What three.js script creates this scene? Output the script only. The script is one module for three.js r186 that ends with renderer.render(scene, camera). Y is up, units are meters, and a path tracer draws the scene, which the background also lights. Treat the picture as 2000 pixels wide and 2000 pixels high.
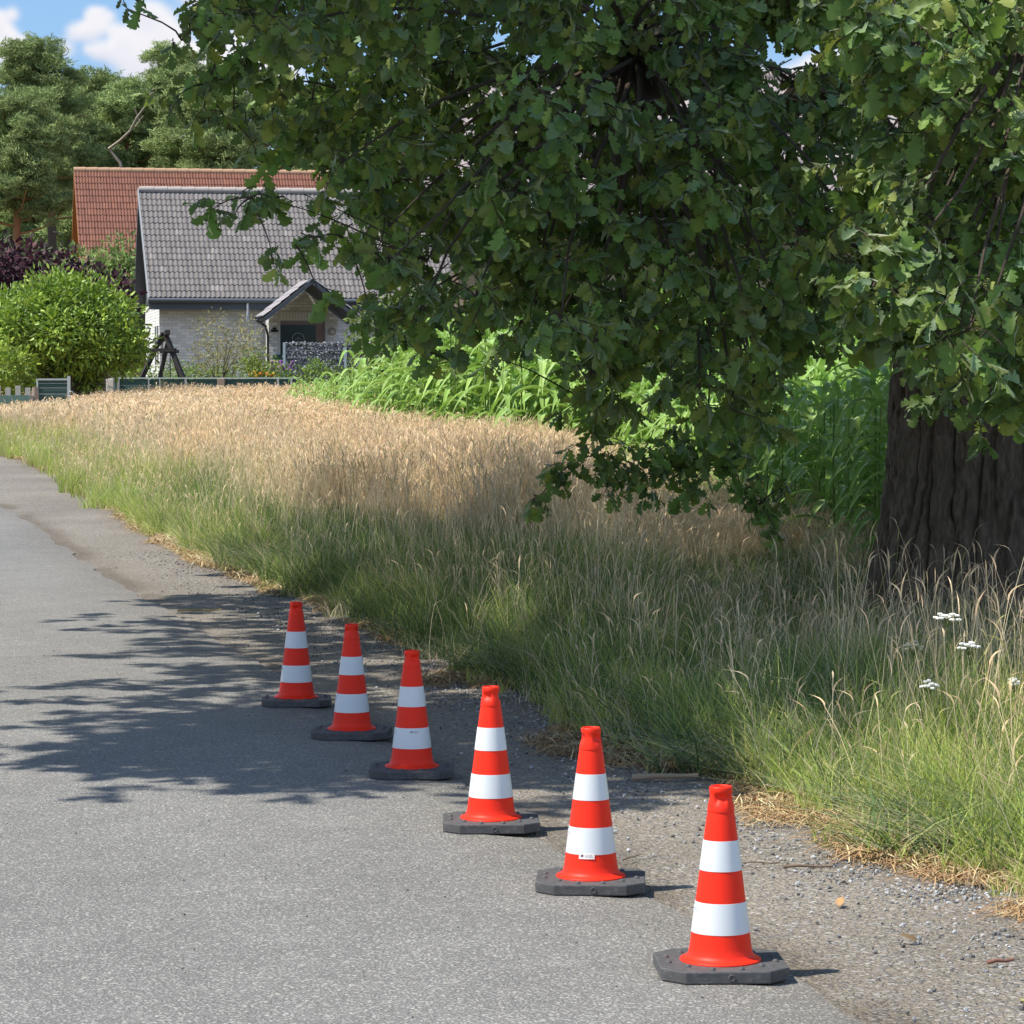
import * as THREE from 'three';
import { mergeGeometries } from 'three/addons/utils/BufferGeometryUtils.js';

// ------------------------------------------------------------------ camera, sky, sun, exposure
const scene = new THREE.Scene();
const camera = new THREE.PerspectiveCamera(19.2, 1, 0.1, 2500);
camera.position.set(0, 1.58, 0);
camera.lookAt(0, 1.58 - Math.tan(0.0431), -1);
const renderer = new THREE.WebGLRenderer({ antialias: true });
renderer.toneMapping = THREE.LinearToneMapping;
renderer.toneMappingExposure = 1.27;
renderer.shadowMap.enabled = true;
const sunDir = new THREE.Vector3(-0.30, 0.515, 0.10).normalize();
const sun = new THREE.DirectionalLight(new THREE.Color(1.0, 0.945, 0.845), 5.0);
sun.position.copy(sunDir).multiplyScalar(120).add(new THREE.Vector3(0, 0, -40));
sun.target.position.set(0, 0, -40);
sun.castShadow = true;
Object.assign(sun.shadow.camera, { left: -70, right: 70, top: 70, bottom: -70, near: 1, far: 300 });
sun.shadow.mapSize.set(4096, 4096);
scene.add(sun, sun.target);

function rng(seed) { let a = seed >>> 0; return () => { a = (a + 0x6D2B79F5) | 0; let t = Math.imul(a ^ (a >>> 15), 1 | a); t = (t + Math.imul(t ^ (t >>> 7), 61 | t)) ^ t; return ((t ^ (t >>> 14)) >>> 0) / 4294967296; }; }
const hash2 = (x, y, s) => { let h = (Math.imul(x | 0, 374761393) + Math.imul(y | 0, 668265263) + Math.imul(s | 0, 974634777)) | 0; h = Math.imul(h ^ (h >>> 13), 1274126177); return ((h ^ (h >>> 16)) >>> 0) / 4294967296; };
function vnoise(x, y, s = 0, wrap = 0) {
  const xi = Math.floor(x), yi = Math.floor(y); let fx = x - xi, fy = y - yi; fx = fx * fx * (3 - 2 * fx); fy = fy * fy * (3 - 2 * fy);
  const w = (a) => wrap ? ((a % wrap) + wrap) % wrap : a;
  const a = hash2(w(xi), w(yi), s), b = hash2(w(xi + 1), w(yi), s), c = hash2(w(xi), w(yi + 1), s), d = hash2(w(xi + 1), w(yi + 1), s);
  return a + (b - a) * fx + (c - a) * fy + (a - b - c + d) * fx * fy;
}
function fbm(x, y, s, oct = 4, wrap = 0) { let v = 0, a = 0.5, t = 0; for (let i = 0; i < oct; i++) { v += a * vnoise(x, y, s + i, wrap); t += a; a *= 0.5; x *= 2; y *= 2; if (wrap) wrap *= 2; } return v / t; }
const sstep = (a, b, x) => { const t = Math.min(1, Math.max(0, (x - a) / (b - a))); return t * t * (3 - 2 * t); };
const lerp = (a, b, t) => a + (b - a) * t;
const V = (x, y, z) => new THREE.Vector3(x, y, z);
const lin = (r, g, b) => new THREE.Color().setRGB(r, g, b);

{ // sky: clear summer blue with fair-weather cumulus all round
  const W = 4096, Hh = 2048, data = new Float32Array(W * Hh * 4), R = rng(77);
  const stops = [[0, .66, .80, .93], [3, .52, .72, .93], [6, .33, .57, .90], [9, .25, .50, .88], [20, .20, .42, .82], [45, .16, .34, .72], [90, .13, .28, .64]];
  const cover = new Float32Array(W * Hh / 2), shade = new Float32Array(W * Hh / 2); // upper half only
  const clouds = [];
  for (let i = 0; i < 330; i++) { const e = 2.5 + 34 * Math.pow(R(), 1.5); clouds.push([R() * 360, e, (0.8 + 2.2 * R()) * (0.6 + e / 16)]); }
  // azimuth counts along the texture; straight ahead of the camera is 90 degrees
  clouds.push([82.2, 6.25, .75], [80.3, 6.2, .75]);
  for (const [az, el, size] of clouds) {
    const n = 16 + Math.floor(R() * 14);
    for (let k = 0; k < n; k++) {
      const t = R(), px = az + (R() - 0.5) * 2.0 * size * (1 - 0.55 * t) / Math.cos(el * Math.PI / 180), py = el + size * (t * 1.15 - 0.35), rr = size * (0.2 + 0.25 * R()) * (1 - 0.35 * t);
      const cx = px / 360 * W, cy = py / 180 * Hh, rx = rr / 360 * W / Math.cos(el * Math.PI / 180), ry = rr / 180 * Hh;
      for (let y = Math.max(0, Math.floor(cy - ry * 1.6)); y < Math.min(Hh / 2, cy + ry * 1.6); y++) for (let x = Math.floor(cx - rx * 1.6); x < cx + rx * 1.6; x++) {
        const d = Math.hypot((x - cx) / rx, (y - cy) / ry), o = y * W + (((x % W) + W) % W);
        const v = Math.max(0, 1 - d / 1.6); cover[o] += v * v * 1.5; shade[o] += v * v * 1.5 * (0.5 + 0.5 * (y - cy) / ry);
      }
    }
  }
  for (let y = 0; y < Hh; y++) {
    const e = (y + 0.5) / Hh * 180 - 90; let c = [.16, .15, .11];
    if (e > 0) { let i = 0; while (i < stops.length - 2 && e > stops[i + 1][0]) i++; const a = stops[i], b = stops[i + 1], t = Math.min(1, (e - a[0]) / (b[0] - a[0])); c = [1, 2, 3].map(k => lerp(a[k], b[k], t)); }
    for (let x = 0; x < W; x++) {
      const o = (y * W + x) * 4; let r = c[0], g = c[1], b = c[2];
      if (e > 0) {
        const k = (y - Hh / 2) * W + x, cv = cover[k];
        if (cv > 0.02) {
          const nz = fbm(x * 0.11, y * 0.13, 5, 4), m = sstep(0.22, 1.0, cv * (0.5 + 1.0 * nz)), s = Math.min(1, Math.max(0, shade[k] / cv * 1.1 + (nz - 0.5) * 0.6));
          r = lerp(r, lerp(.66, .97, s), m * .96); g = lerp(g, lerp(.70, .96, s), m * .96); b = lerp(b, lerp(.84, .98, s), m * .96);
        }
      }
      data[o] = r * .84; data[o + 1] = g * .82; data[o + 2] = b * .80; data[o + 3] = 1;
    }
  }
  const tex = new THREE.DataTexture(data, W, Hh, THREE.RGBAFormat, THREE.FloatType);
  tex.mapping = THREE.EquirectangularReflectionMapping; tex.magFilter = THREE.LinearFilter; tex.minFilter = THREE.LinearFilter; tex.needsUpdate = true;
  scene.background = tex; scene.environment = tex;
}
console.log('sky done');

// ------------------------------------------------------------------ helpers
const taken = {};
const numbered = (n) => { if (!(n in taken)) { taken[n] = 0; return n; } taken[n]++; return n + '_' + String(taken[n]).padStart(3, '0'); };
function tag(o, label, category, group, kind) { if (label) o.userData.label = label; if (category) o.userData.category = category; if (group) o.userData.group = group; if (kind) o.userData.kind = kind; return o; }
function thing(name, label, category, pos = [0, 0, 0], turn = 0, group) { const o = new THREE.Group(); o.name = numbered(name); o.position.set(...pos); o.rotation.y = turn; tag(o, label, category, group); scene.add(o); return o; }
function part(name, geo, mat, parent) { const m = new THREE.Mesh(geo, mat); m.name = name; (parent || scene).add(m); return m; }
function structure(name, geo, mat) { const m = part(numbered(name), geo, mat); m.userData.kind = 'structure'; return m; }
function copies(name, geo, mat, mats, colors, parent, label, category) {
  const m = new THREE.InstancedMesh(geo, mat, mats.length); m.name = parent ? name : numbered(name);
  mats.forEach((x, i) => m.setMatrixAt(i, x)); if (colors) colors.forEach((c, i) => m.setColorAt(i, c));
  m.userData.kind = 'stuff'; if (label) m.userData.label = label; if (category) m.userData.category = category; (parent || scene).add(m); return m;
}
const M4 = (p, q, s) => new THREE.Matrix4().compose(p, q, typeof s === 'number' ? V(s, s, s) : s);
const Q = (x, y, z, o = 'YXZ') => new THREE.Quaternion().setFromEuler(new THREE.Euler(x, y, z, o));
class GB { // strips, boxes and tubes collected into one geometry
  constructor() { this.p = []; this.c = []; this.u = []; this.i = []; this.n = 0; }
  v(x, y, z, c, u = 0, w = 0) { this.p.push(x, y, z); if (c) this.c.push(c.r, c.g, c.b); this.u.push(u, w); return this.n++; }
  ribbon(pts, widths, side, c) { let a = -1, b = -1; for (let k = 0; k < pts.length; k++) { const p = pts[k], w = widths[k] / 2; const l = this.v(p.x - side.x * w, p.y - side.y * w, p.z - side.z * w, c, 0, k), r = this.v(p.x + side.x * w, p.y + side.y * w, p.z + side.z * w, c, 1, k); if (k) this.i.push(a, b, r, a, r, l); a = l; b = r; } }
  tube(pts, r0, r1, seg, c, pow = 1) {
    let prev = null; const up = V(0.31, 0.2, 0.93).normalize();
    for (let k = 0; k < pts.length; k++) {
      const d = pts[Math.min(k + 1, pts.length - 1)].clone().sub(pts[Math.max(k - 1, 0)]).normalize(); const s = d.clone().cross(up).normalize(), t = s.clone().cross(d).normalize();
      const r = lerp(r0, r1, Math.pow(k / (pts.length - 1), pow)), ring = [];
      for (let j = 0; j <= seg; j++) { const a = j / seg * Math.PI * 2, q = pts[k].clone().addScaledVector(s, Math.cos(a) * r).addScaledVector(t, Math.sin(a) * r); ring.push(this.v(q.x, q.y, q.z, c, j / seg * 2, k * 0.4)); }
      if (prev) for (let j = 0; j < seg; j++) this.i.push(prev[j], ring[j], ring[j + 1], prev[j], ring[j + 1], prev[j + 1]);
      prev = ring;
    }
  }
  build() { const g = new THREE.BufferGeometry(); g.setAttribute('position', new THREE.Float32BufferAttribute(this.p, 3)); g.setAttribute('uv', new THREE.Float32BufferAttribute(this.u, 2)); if (this.c.length) g.setAttribute('color', new THREE.Float32BufferAttribute(this.c, 3)); g.setIndex(this.i); g.computeVertexNormals(); return g; }
}
function box(w, h, d, x = 0, y = 0, z = 0, bev = 0) { // box centred at x, z with its foot at y
  let g; if (bev) { const s = new THREE.Shape(); s.moveTo(-w / 2 + bev, -h / 2 + bev); s.lineTo(w / 2 - bev, -h / 2 + bev); s.lineTo(w / 2 - bev, h / 2 - bev); s.lineTo(-w / 2 + bev, h / 2 - bev); s.closePath(); g = new THREE.ExtrudeGeometry(s, { depth: d - 2 * bev, bevelEnabled: true, bevelSize: bev, bevelThickness: bev, bevelSegments: 2 }); g.translate(0, 0, -d / 2 + bev); }
  else g = new THREE.BoxGeometry(w, h, d); g.translate(x, y + h / 2, z); return g;
}
function beam(a, b, w, h) { const d = b.clone().sub(a), g = new THREE.BoxGeometry(w, h, d.length()); g.applyQuaternion(new THREE.Quaternion().setFromUnitVectors(V(0, 0, 1), d.normalize())); const m = a.clone().add(b).multiplyScalar(0.5); g.translate(m.x, m.y, m.z); return g; }
function poly(pts, depth) { const s = new THREE.Shape(pts.map(p => new THREE.Vector2(p[0], p[1]))); return new THREE.ExtrudeGeometry(s, { depth, bevelEnabled: false }); }
const mat = (c, o = {}) => new THREE.MeshStandardMaterial({ color: Array.isArray(c) ? lin(...c) : c, roughness: 0.85, ...o });
const leafMat = (c, t = 0.3, o = {}) => new THREE.MeshPhysicalMaterial({ color: lin(...c), transmission: t, thickness: 0, vertexColors: true, side: THREE.DoubleSide, ...o, roughness: 1 });
function dataTex(n, fn, srgb, rep = 1) {
  const d = new Uint8Array(n * n * 4); for (let y = 0; y < n; y++) for (let x = 0; x < n; x++) { const c = fn(x, y), o = (y * n + x) * 4; d[o] = c[0]; d[o + 1] = c[1]; d[o + 2] = c[2]; d[o + 3] = 255; }
  const t = new THREE.DataTexture(d, n, n); t.wrapS = t.wrapT = THREE.RepeatWrapping; t.magFilter = THREE.LinearFilter; t.minFilter = THREE.LinearMipmapLinearFilter; t.generateMipmaps = true; if (srgb) t.colorSpace = THREE.SRGBColorSpace; t.repeat.set(rep, rep); t.needsUpdate = true; return t;
}
const sr = (v) => Math.max(0, Math.min(255, 255 * (v <= 0.0031308 ? v * 12.92 : 1.055 * Math.pow(v, 1 / 2.4) - 0.055)));
function stoneField(n, count, rmin, rmax, seed) { // grains packed on a tile: brightness and height
  const R = rng(seed), val = new Float32Array(n * n).fill(-1), hgt = new Float32Array(n * n), tint = new Float32Array(n * n);
  for (let i = 0; i < count; i++) {
    const cx = R() * n, cy = R() * n, r = rmin + (rmax - rmin) * Math.pow(R(), 2.2), a = R() * Math.PI, el = 0.55 + 0.45 * R(), b = R(), tn = R(), ca = Math.cos(a), sa = Math.sin(a), e = 0.6 + R();
    for (let y = Math.floor(cy - r); y <= cy + r; y++) for (let x = Math.floor(cx - r); x <= cx + r; x++) {
      const dx = x - cx, dy = y - cy, u = (dx * ca + dy * sa) / r, w = (-dx * sa + dy * ca) / (r * el), d = Math.pow(Math.abs(u), 2.6) + Math.pow(Math.abs(w), 2.6);
      if (d < 1) { const o = ((y % n + n) % n) * n + ((x % n + n) % n), h = (1 - d) * 0.5 * e + 0.35 * e; if (h > hgt[o]) { hgt[o] = h; val[o] = b; tint[o] = tn; } }
    }
  }
  return { val, hgt, tint };
}
const lookup = (tab) => (d) => { if (d <= tab[0][0]) return lerp(tab[0][1], tab[1][1], (d - tab[0][0]) / (tab[1][0] - tab[0][0])); for (let i = 1; i < tab.length; i++) if (d <= tab[i][0]) return lerp(tab[i - 1][1], tab[i][1], (d - tab[i - 1][0]) / (tab[i][0] - tab[i - 1][0])); return tab[tab.length - 1][1]; };

// ------------------------------------------------------------------ land: D is the distance ahead of the camera (D = -z)
const HD = (D) => 1.05 * sstep(20, 80, D);
const roadEdge0 = lookup([[-8, 4.6], [7.45, .82], [9.14, .42], [10.44, .11], [16.5, -1.34], [18.7, -1.89], [20, -2.19], [22.6, -2.86], [26.35, -3.77], [29.4, -4.51], [32.8, -5.38], [34.15, -5.78], [40, -7.8], [46, -10.6], [50, -13.5], [54, -18], [57, -24], [59, -34]]);
const roadEdge = (D) => roadEdge0(D) + (fbm(D * 1.7, 3.3, 9, 3) - 0.5) * 0.16 + (fbm(D * 9, 1.3, 10, 2) - 0.5) * 0.05;
const cornFront = lookup([[20, 4.3], [22, 2.9], [26, 2.45], [36, 1.25], [42, -.55], [50, -2.4], [58, -4.05], [62, -4.2], [68, -4.2]]);
const grassEdge0 = lookup([[-8, 6], [7, 2.2], [9.16, 1.56], [9.74, 1.34], [10.39, 1.24], [11.15, 1.14], [11.84, .93], [12.24, .75], [12.94, .52], [13.9, .28], [14.8, .13], [16.1, -.2], [17.3, -.43], [19, -.77], [21, -1.28], [23, -1.84], [24, -2.11], [26.2, -2.64], [28.9, -3.3], [31.4, -3.89], [34.7, -4.6], [39.5, -5.64], [42.7, -6.44], [45, -7.14], [46.8, -7.92], [50, -9.6], [54, -13], [57, -18], [60, -30]]);
const grassEdge = (D) => grassEdge0(D) + (fbm(D * 0.9, 7.7, 19, 3) - 0.5) * 0.3;

function sheet(xf0, xf1, D0, D1, dD, nx, lift, uvm, colorFn) {
  const gb = new GB(); let prev = null;
  for (let D = D0; D <= D1 + 1e-6; D += dD) { const a = xf0(D), b = xf1(D), row = []; for (let k = 0; k <= nx; k++) { const x = lerp(a, b, k / nx); row.push(gb.v(x, HD(D) + lift(x, D), -D, colorFn ? colorFn(x, D) : null, x / uvm, D / uvm)); } if (prev) for (let k = 0; k < nx; k++) gb.i.push(prev[k], prev[k + 1], row[k + 1], prev[k], row[k + 1], row[k]); prev = row; }
  return gb.build();
}
{
  // open ground reaching to the horizon
  const xs = [], ds = []; for (let x = -12; x <= 12; x += 1) xs.push(x); for (let x = 12, s = 2; x < 900; s *= 1.35) { x += s; xs.push(x); xs.unshift(-x); }
  for (let d = -12; d <= 90; d += 1) ds.push(d); for (let d = 90, s = 4; d < 1600; s *= 1.3) { d += s; ds.push(d); } for (let d = -12, s = 4; d > -500; s *= 1.4) { d -= s; ds.unshift(d); }
  const gb = new GB(), w = xs.length;
  for (const d of ds) for (const x of xs) { const n = fbm(x * 0.35 + 40, d * 0.35 + 40, 31, 3), c = lin(lerp(.10, .19, n), lerp(.085, .145, n), lerp(.045, .07, n)); gb.v(x, HD(d) - 0.03, -d, c, x / 2, d / 2); }
  for (let j = 0; j < ds.length - 1; j++) for (let i = 0; i < w - 1; i++) { const a = j * w + i; gb.i.push(a, a + 1, a + w + 1, a, a + w + 1, a + w); }
  const soil = dataTex(512, (x, y) => { const n = fbm(x / 16, y / 16, 3, 5, 32), m = fbm(x / 4, y / 4, 8, 2, 128); const v = 0.45 + 0.75 * n * (0.6 + 0.6 * m); return [sr(v), sr(v * 0.97), sr(v * 0.92)]; }, true);
  structure('ground', gb.build(), mat([1, 1, 1], { map: soil, vertexColors: true, roughness: 1, bumpMap: soil, bumpScale: 0.02 }));

  // asphalt: worn grey binder with pale chippings
  const n = 1024, S = stoneField(n, 115000, .8, 2.6, 12);
  const asphalt = dataTex(n, (x, y) => { const o = y * n + x, g = S.val[o] < 0 ? 0.125 + 0.06 * vnoise(x / 3, y / 3, 4) : 0.15 + 0.27 * Math.pow(S.val[o], 1.8); const w = S.tint[o] - 0.5; const k = 0.9 + 0.2 * fbm(x / 64, y / 64, 2, 3, 16); return [sr(g * k * (1.05 + 0.07 * w)), sr(g * k * (1.01 + 0.03 * w)), sr(g * k * (0.93 - 0.06 * w))]; }, true);
  const asphaltH = dataTex(n, (x, y) => { const h = 255 * Math.min(1, S.hgt[y * n + x]); return [h, h, h]; });
  const rc = (x, D) => { const n = fbm(x * 0.5 + 9, D * 0.22 + 5, 41, 4), m = fbm(x * 2.5, D * 2.5, 43, 3), edge = sstep(0.55, 0.0, roadEdge(D) - x) * (0.4 + 0.6 * m); const v = 0.80 + 0.40 * n + 0.16 * (m - 0.5); const d = edge * 0.3; return lin(v * (1 - d * 0.35), v * (1 - d * 0.5), v * (1 - d * 0.75)); };
  const rg = sheet((D) => roadEdge0(D) - 6.4, (D) => roadEdge(D), -8, 59, 0.25, 34, (x, D) => 0.022 - 0.02 * sstep(0.12, 0.0, roadEdge(D) - x) * fbm(D * 6, 2, 6, 2), 2.2, rc);
  structure('road', rg, mat([1, 1, 1], { map: asphalt, bumpMap: asphaltH, bumpScale: 0.003, vertexColors: true, roughness: 0.78 }));

  // gravel shoulder: dusty compacted fines, loose stone towards the grass
  const S2 = stoneField(n, 52000, 1.2, 6.0, 21);
  const gravel = dataTex(n, (x, y) => { const o = y * n + x, dust = fbm(x / 42, y / 42, 52, 4, 24), bare = S2.val[o] < 0 || S2.hgt[o] < 0.28 + 0.8 * dust; const g = bare ? 0.165 + 0.10 * vnoise(x / 2, y / 2, 4) : 0.11 + 0.30 * Math.pow(S2.val[o], 1.6), w = S2.tint[o] - 0.5; return bare ? [sr(g * 1.12), sr(g), sr(g * 0.83)] : [sr(g * (1.02 + 0.1 * w)), sr(g * 0.99), sr(g * (0.96 - 0.1 * w))]; }, true);
  const gravelH = dataTex(n, (x, y) => { const h = 255 * Math.min(1, S2.hgt[y * n + x]); return [h, h, h]; });
  const gc = (x, D) => { const m = fbm(x * 1.3 + 3, D * 1.3, 61, 4), q = fbm(x * 3.1 + 3, D * 1.1, 64, 3), hay = sstep(0.45, -0.1, grassEdge(D) - x) * sstep(.3, .6, q); const dirt = sstep(.22, .02, Math.abs(x - roadEdge(D) - .05)) * sstep(.35, .6, q); const v = (0.73 + 0.42 * m) * (1 - .35 * dirt); return lin(v * lerp(1.02, .78, hay), v * lerp(.98, .58, hay) * (1 - .06 * dirt), v * lerp(.92, .38, hay) * (1 - .14 * dirt)); };
  structure('gravel_shoulder', sheet((D) => roadEdge0(D) - 0.25, (D) => grassEdge0(D) + 0.7, -8, 59, 0.25, 18, (x, D) => 0.006 + 0.012 * sstep(0.2, 0.9, x - roadEdge0(D)) * fbm(x * 4, D * 4, 23, 2), 1.9, gc), mat([1, 1, 1], { map: gravel, bumpMap: gravelH, bumpScale: 0.006, vertexColors: true, roughness: 0.95 }));
}
console.log('land done');

// ------------------------------------------------------------------ traffic cones
const coneRed = new THREE.MeshPhysicalMaterial({ color: lin(0.95, 0.030, 0.008), roughness: 0.5, specularIntensity: 0.6 });
const bandMat = new THREE.MeshPhysicalMaterial({ color: lin(0.74, 0.78, 0.80), roughness: 0.38, clearcoat: 0.25, clearcoatRoughness: 0.3 });
const scuff = dataTex(512, (x, y) => { const a = fbm(x / 20, y / 20, 71, 4, 25), l = Math.pow(Math.max(0, 1 - Math.abs(fbm(x / 70 + 3, y / 9, 73, 3) - 0.5) * 22), 2) * fbm(x / 30, y / 30, 75, 2), v = 0.055 + 0.05 * a + 0.12 * l; return [sr(v), sr(v), sr(v * 1.02)]; }, true, 3);
const rubber = mat([1, 1, 1], { map: scuff, bumpMap: scuff, bumpScale: 0.002, roughness: 0.72 });
const PLATE = 0.033;
const coneR = (h) => lerp(0.0885, 0.0366, h / 0.402);
function coneBody() {
  const prof = [[0.0, .1085, 0], [.0035, .1095, 0], [.0065, .1075, 0], [.010, .0985, 0], [.014, .0925, 0], [.022, .0885 - .002, 0]];
  for (let h = .04; h <= .396; h += .02) prof.push([h, coneR(h) - .0004, 0]);
  prof.push([.398, coneR(.398) - .0012, 0], [.4, coneR(.4) - .0012, 0], [.402, .0372, 0], [.412, .0352, 0], [.42, .0345, .15], [.427, .0337, .6], [.433, .0325, 1], [.439, .0318, 1], [.444, .0312, .9], [.448, .0308, .45], [.451, .0306, .05], [.456, .0312, 0], [.463, .0312, 0], [.4675, .0295, 0], [.469, .027, 0], [.4685, .0245, 0], [.462, .0225, 0], [.44, .021, 0], [.37, .03, 0]);
  const gb = new GB(), N = 72; let prev = null;
  for (const [h, r0, k] of prof) {
    const row = []; for (let j = 0; j <= N; j++) { const a = j / N * Math.PI * 2, m = sstep(-0.35, 0.55, Math.cos(3 * a)), seam = (Math.abs(((a + 0.35) % Math.PI) - Math.PI / 2) < 0.03 && h > .02 && h < .4) ? 0.0007 : 0; const r = r0 - k * (0.0015 + 0.0085 * m) + seam; row.push(gb.v(Math.cos(a) * r, h, Math.sin(a) * r)); }
    if (prev) for (let j = 0; j < N; j++) gb.i.push(prev[j], row[j], row[j + 1], prev[j], row[j + 1], prev[j + 1]); prev = row;
  }
  return gb.build();
}
function coneBand(h0, h1) { const N = 72, gb = new GB(); let prev = null; for (const [h, e] of [[h0, 0], [h0 + .0005, .0008], [(h0 + h1) / 2, .0008], [h1 - .0005, .0008], [h1, 0]]) { const row = []; for (let j = 0; j <= N; j++) { const a = j / N * Math.PI * 2, lap = (j >= 20 && j <= 22) ? .0006 : 0; row.push(gb.v(Math.cos(a) * (coneR(h) + e + lap), h, Math.sin(a) * (coneR(h) + e + lap))); } if (prev) for (let j = 0; j < N; j++) gb.i.push(prev[j], row[j], row[j + 1], prev[j], row[j + 1], prev[j + 1]); prev = row; } return gb.build(); }
function plateGeo() {
  const s = 0.164, c = 0.056, b = 0.004, sh = new THREE.Shape(); [[-s + c, -s], [s - c, -s], [s, -s + c], [s, s - c], [s - c, s], [-s + c, s], [-s, s - c], [-s, -s + c]].forEach(([x, y], i) => i ? sh.lineTo(x, y) : sh.moveTo(x, y)); sh.closePath();
  const g = new THREE.ExtrudeGeometry(sh, { depth: PLATE - 2 * b, bevelEnabled: true, bevelSize: b, bevelThickness: b, bevelSegments: 2 }); g.rotateX(-Math.PI / 2); g.translate(0, b, 0); return g;
}
const geoBody = coneBody(), geoBandHi = coneBand(.245, .3255), geoBandLo = coneBand(.0785, .161), geoPlate = plateGeo();
const geoStud = new THREE.SphereGeometry(0.0095, 12, 6, 0, Math.PI * 2, 0, Math.PI / 2); geoStud.scale(1, 1.0, 1);
const geoLug = new THREE.TorusGeometry(0.0075, 0.0024, 8, 20);
function makeCone() {
  const t = thing('traffic_cone', '', 'cone');
  part('base_plate', geoPlate, rubber, t);
  for (let k = 0; k < 12; k++) { const a = k / 12 * Math.PI * 2 + 0.26, r = 0.140 + (k % 3 === 1 ? -0.004 : 0.006); const s = part('stud', geoStud, rubber, t); s.position.set(Math.cos(a) * r, PLATE - 0.0015, Math.sin(a) * r); }
  const lug = part('lug', geoLug, rubber, t); lug.position.set(0.01, PLATE * 0.5, 0.1685);
  const b = part('cone_body', geoBody, coneRed, t); b.position.y = PLATE - 0.001; b.scale.setScalar(.985);
  for (const g of [geoBandHi, geoBandLo]) { const m = part('reflective_band', g, bandMat, b); m.rotation.y = g === geoBandHi ? 2.9 : 2.8; }
  return t;
}
function stickerMat(plain) {
  const c = document.createElement('canvas'); c.width = 256; c.height = 112; const x = c.getContext('2d');
  x.fillStyle = plain ? '#d6dde0' : '#f3efea'; x.fillRect(0, 0, 256, 112);
  x.fillStyle = '#3a2130'; x.beginPath(); x.arc(52, 58, 24, 0, 7); x.fill(); x.fillRect(52, 30, 22, 26); x.fillStyle = '#c9a9b4'; x.beginPath(); x.arc(50, 60, 9, 0, 7); x.fill();
  x.fillStyle = '#8d8793'; const R = rng(4); for (let r = 0; r < 3; r++) for (let p = 96; p < (r === 2 ? 228 : 196 + 20 * r);) { const w = 6 + R() * 12; x.fillRect(p, 34 + r * 20, w, 10); p += w + 4; }
  const t = new THREE.CanvasTexture(c); t.colorSpace = THREE.SRGBColorSpace; return mat([1, 1, 1], { map: t, roughness: 0.5 });
}
function stickerGeo(h0, h1, a0, a1) { const gb = new GB(), n = 8; for (let k = 0; k <= n; k++) { const a = lerp(a0, a1, k / n); for (const [h, v] of [[h0, 0], [h1, 1]]) { const r = coneR(h) + .0018; gb.v(Math.cos(a) * r, h, Math.sin(a) * r, null, k / n, v); } if (k) { const o = 2 * k; gb.i.push(o - 2, o, o + 1, o - 2, o + 1, o - 1); } } return gb.build(); }
{
  const proto = makeCone(), spots = [
    [.55, 7.93, 0.05, 'fully sunlit traffic cone at the end of the row beside the widest gravel'],
    [.243, 9.28, -0.04, 'sunlit traffic cone with white paper sticker overlapping lower edge of its lower white band'],
    [-.074, 10.53, 0.03, 'sunlit traffic cone between the stickered sunny cone and the shaded cones'],
    [-.397, 11.95, 0.02, 'traffic cone in tree shade with tiny dark emblem on its lower white band'],
    [-.704, 13.25, -0.05, 'traffic cone in tree shade without sticker, second from the road bend end of the row'],
    [-1.042, 14.58, 0.08, 'traffic cone half in shade, last of the row towards the road bend']];
  const turns = [0.4, 1.3, 2.2, 3.0, 1.75, 2.6];
  spots.forEach(([x, d, a, label], i) => {
    const c = i ? proto.clone() : proto; if (i) { c.name = numbered('traffic_cone'); scene.add(c); }
    c.userData = { label, category: 'cone', group: 'traffic cones along the road edge' };
    c.position.set(x, HD(d) + 0.023, -d); c.rotation.y = a;
    const b = c.children.find(k => k.name === 'cone_body'); b.rotation.y = turns[i] - a;
    const st = (h0, h1, at, span, plain) => { const m = part('sticker', stickerGeo(h0, h1, at + span / 2, at - span / 2), stickerMat(plain), c); m.position.y = PLATE - 0.001; m.scale.setScalar(.985); };
    if (i === 1) st(.0665, .0855, 1.72, .62, false); if (i === 3) st(.140, .153, 1.42, .55, true); if (i === 0) st(.135, .150, 3.0, .55, true);
  });
}
console.log('cones done');

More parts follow.
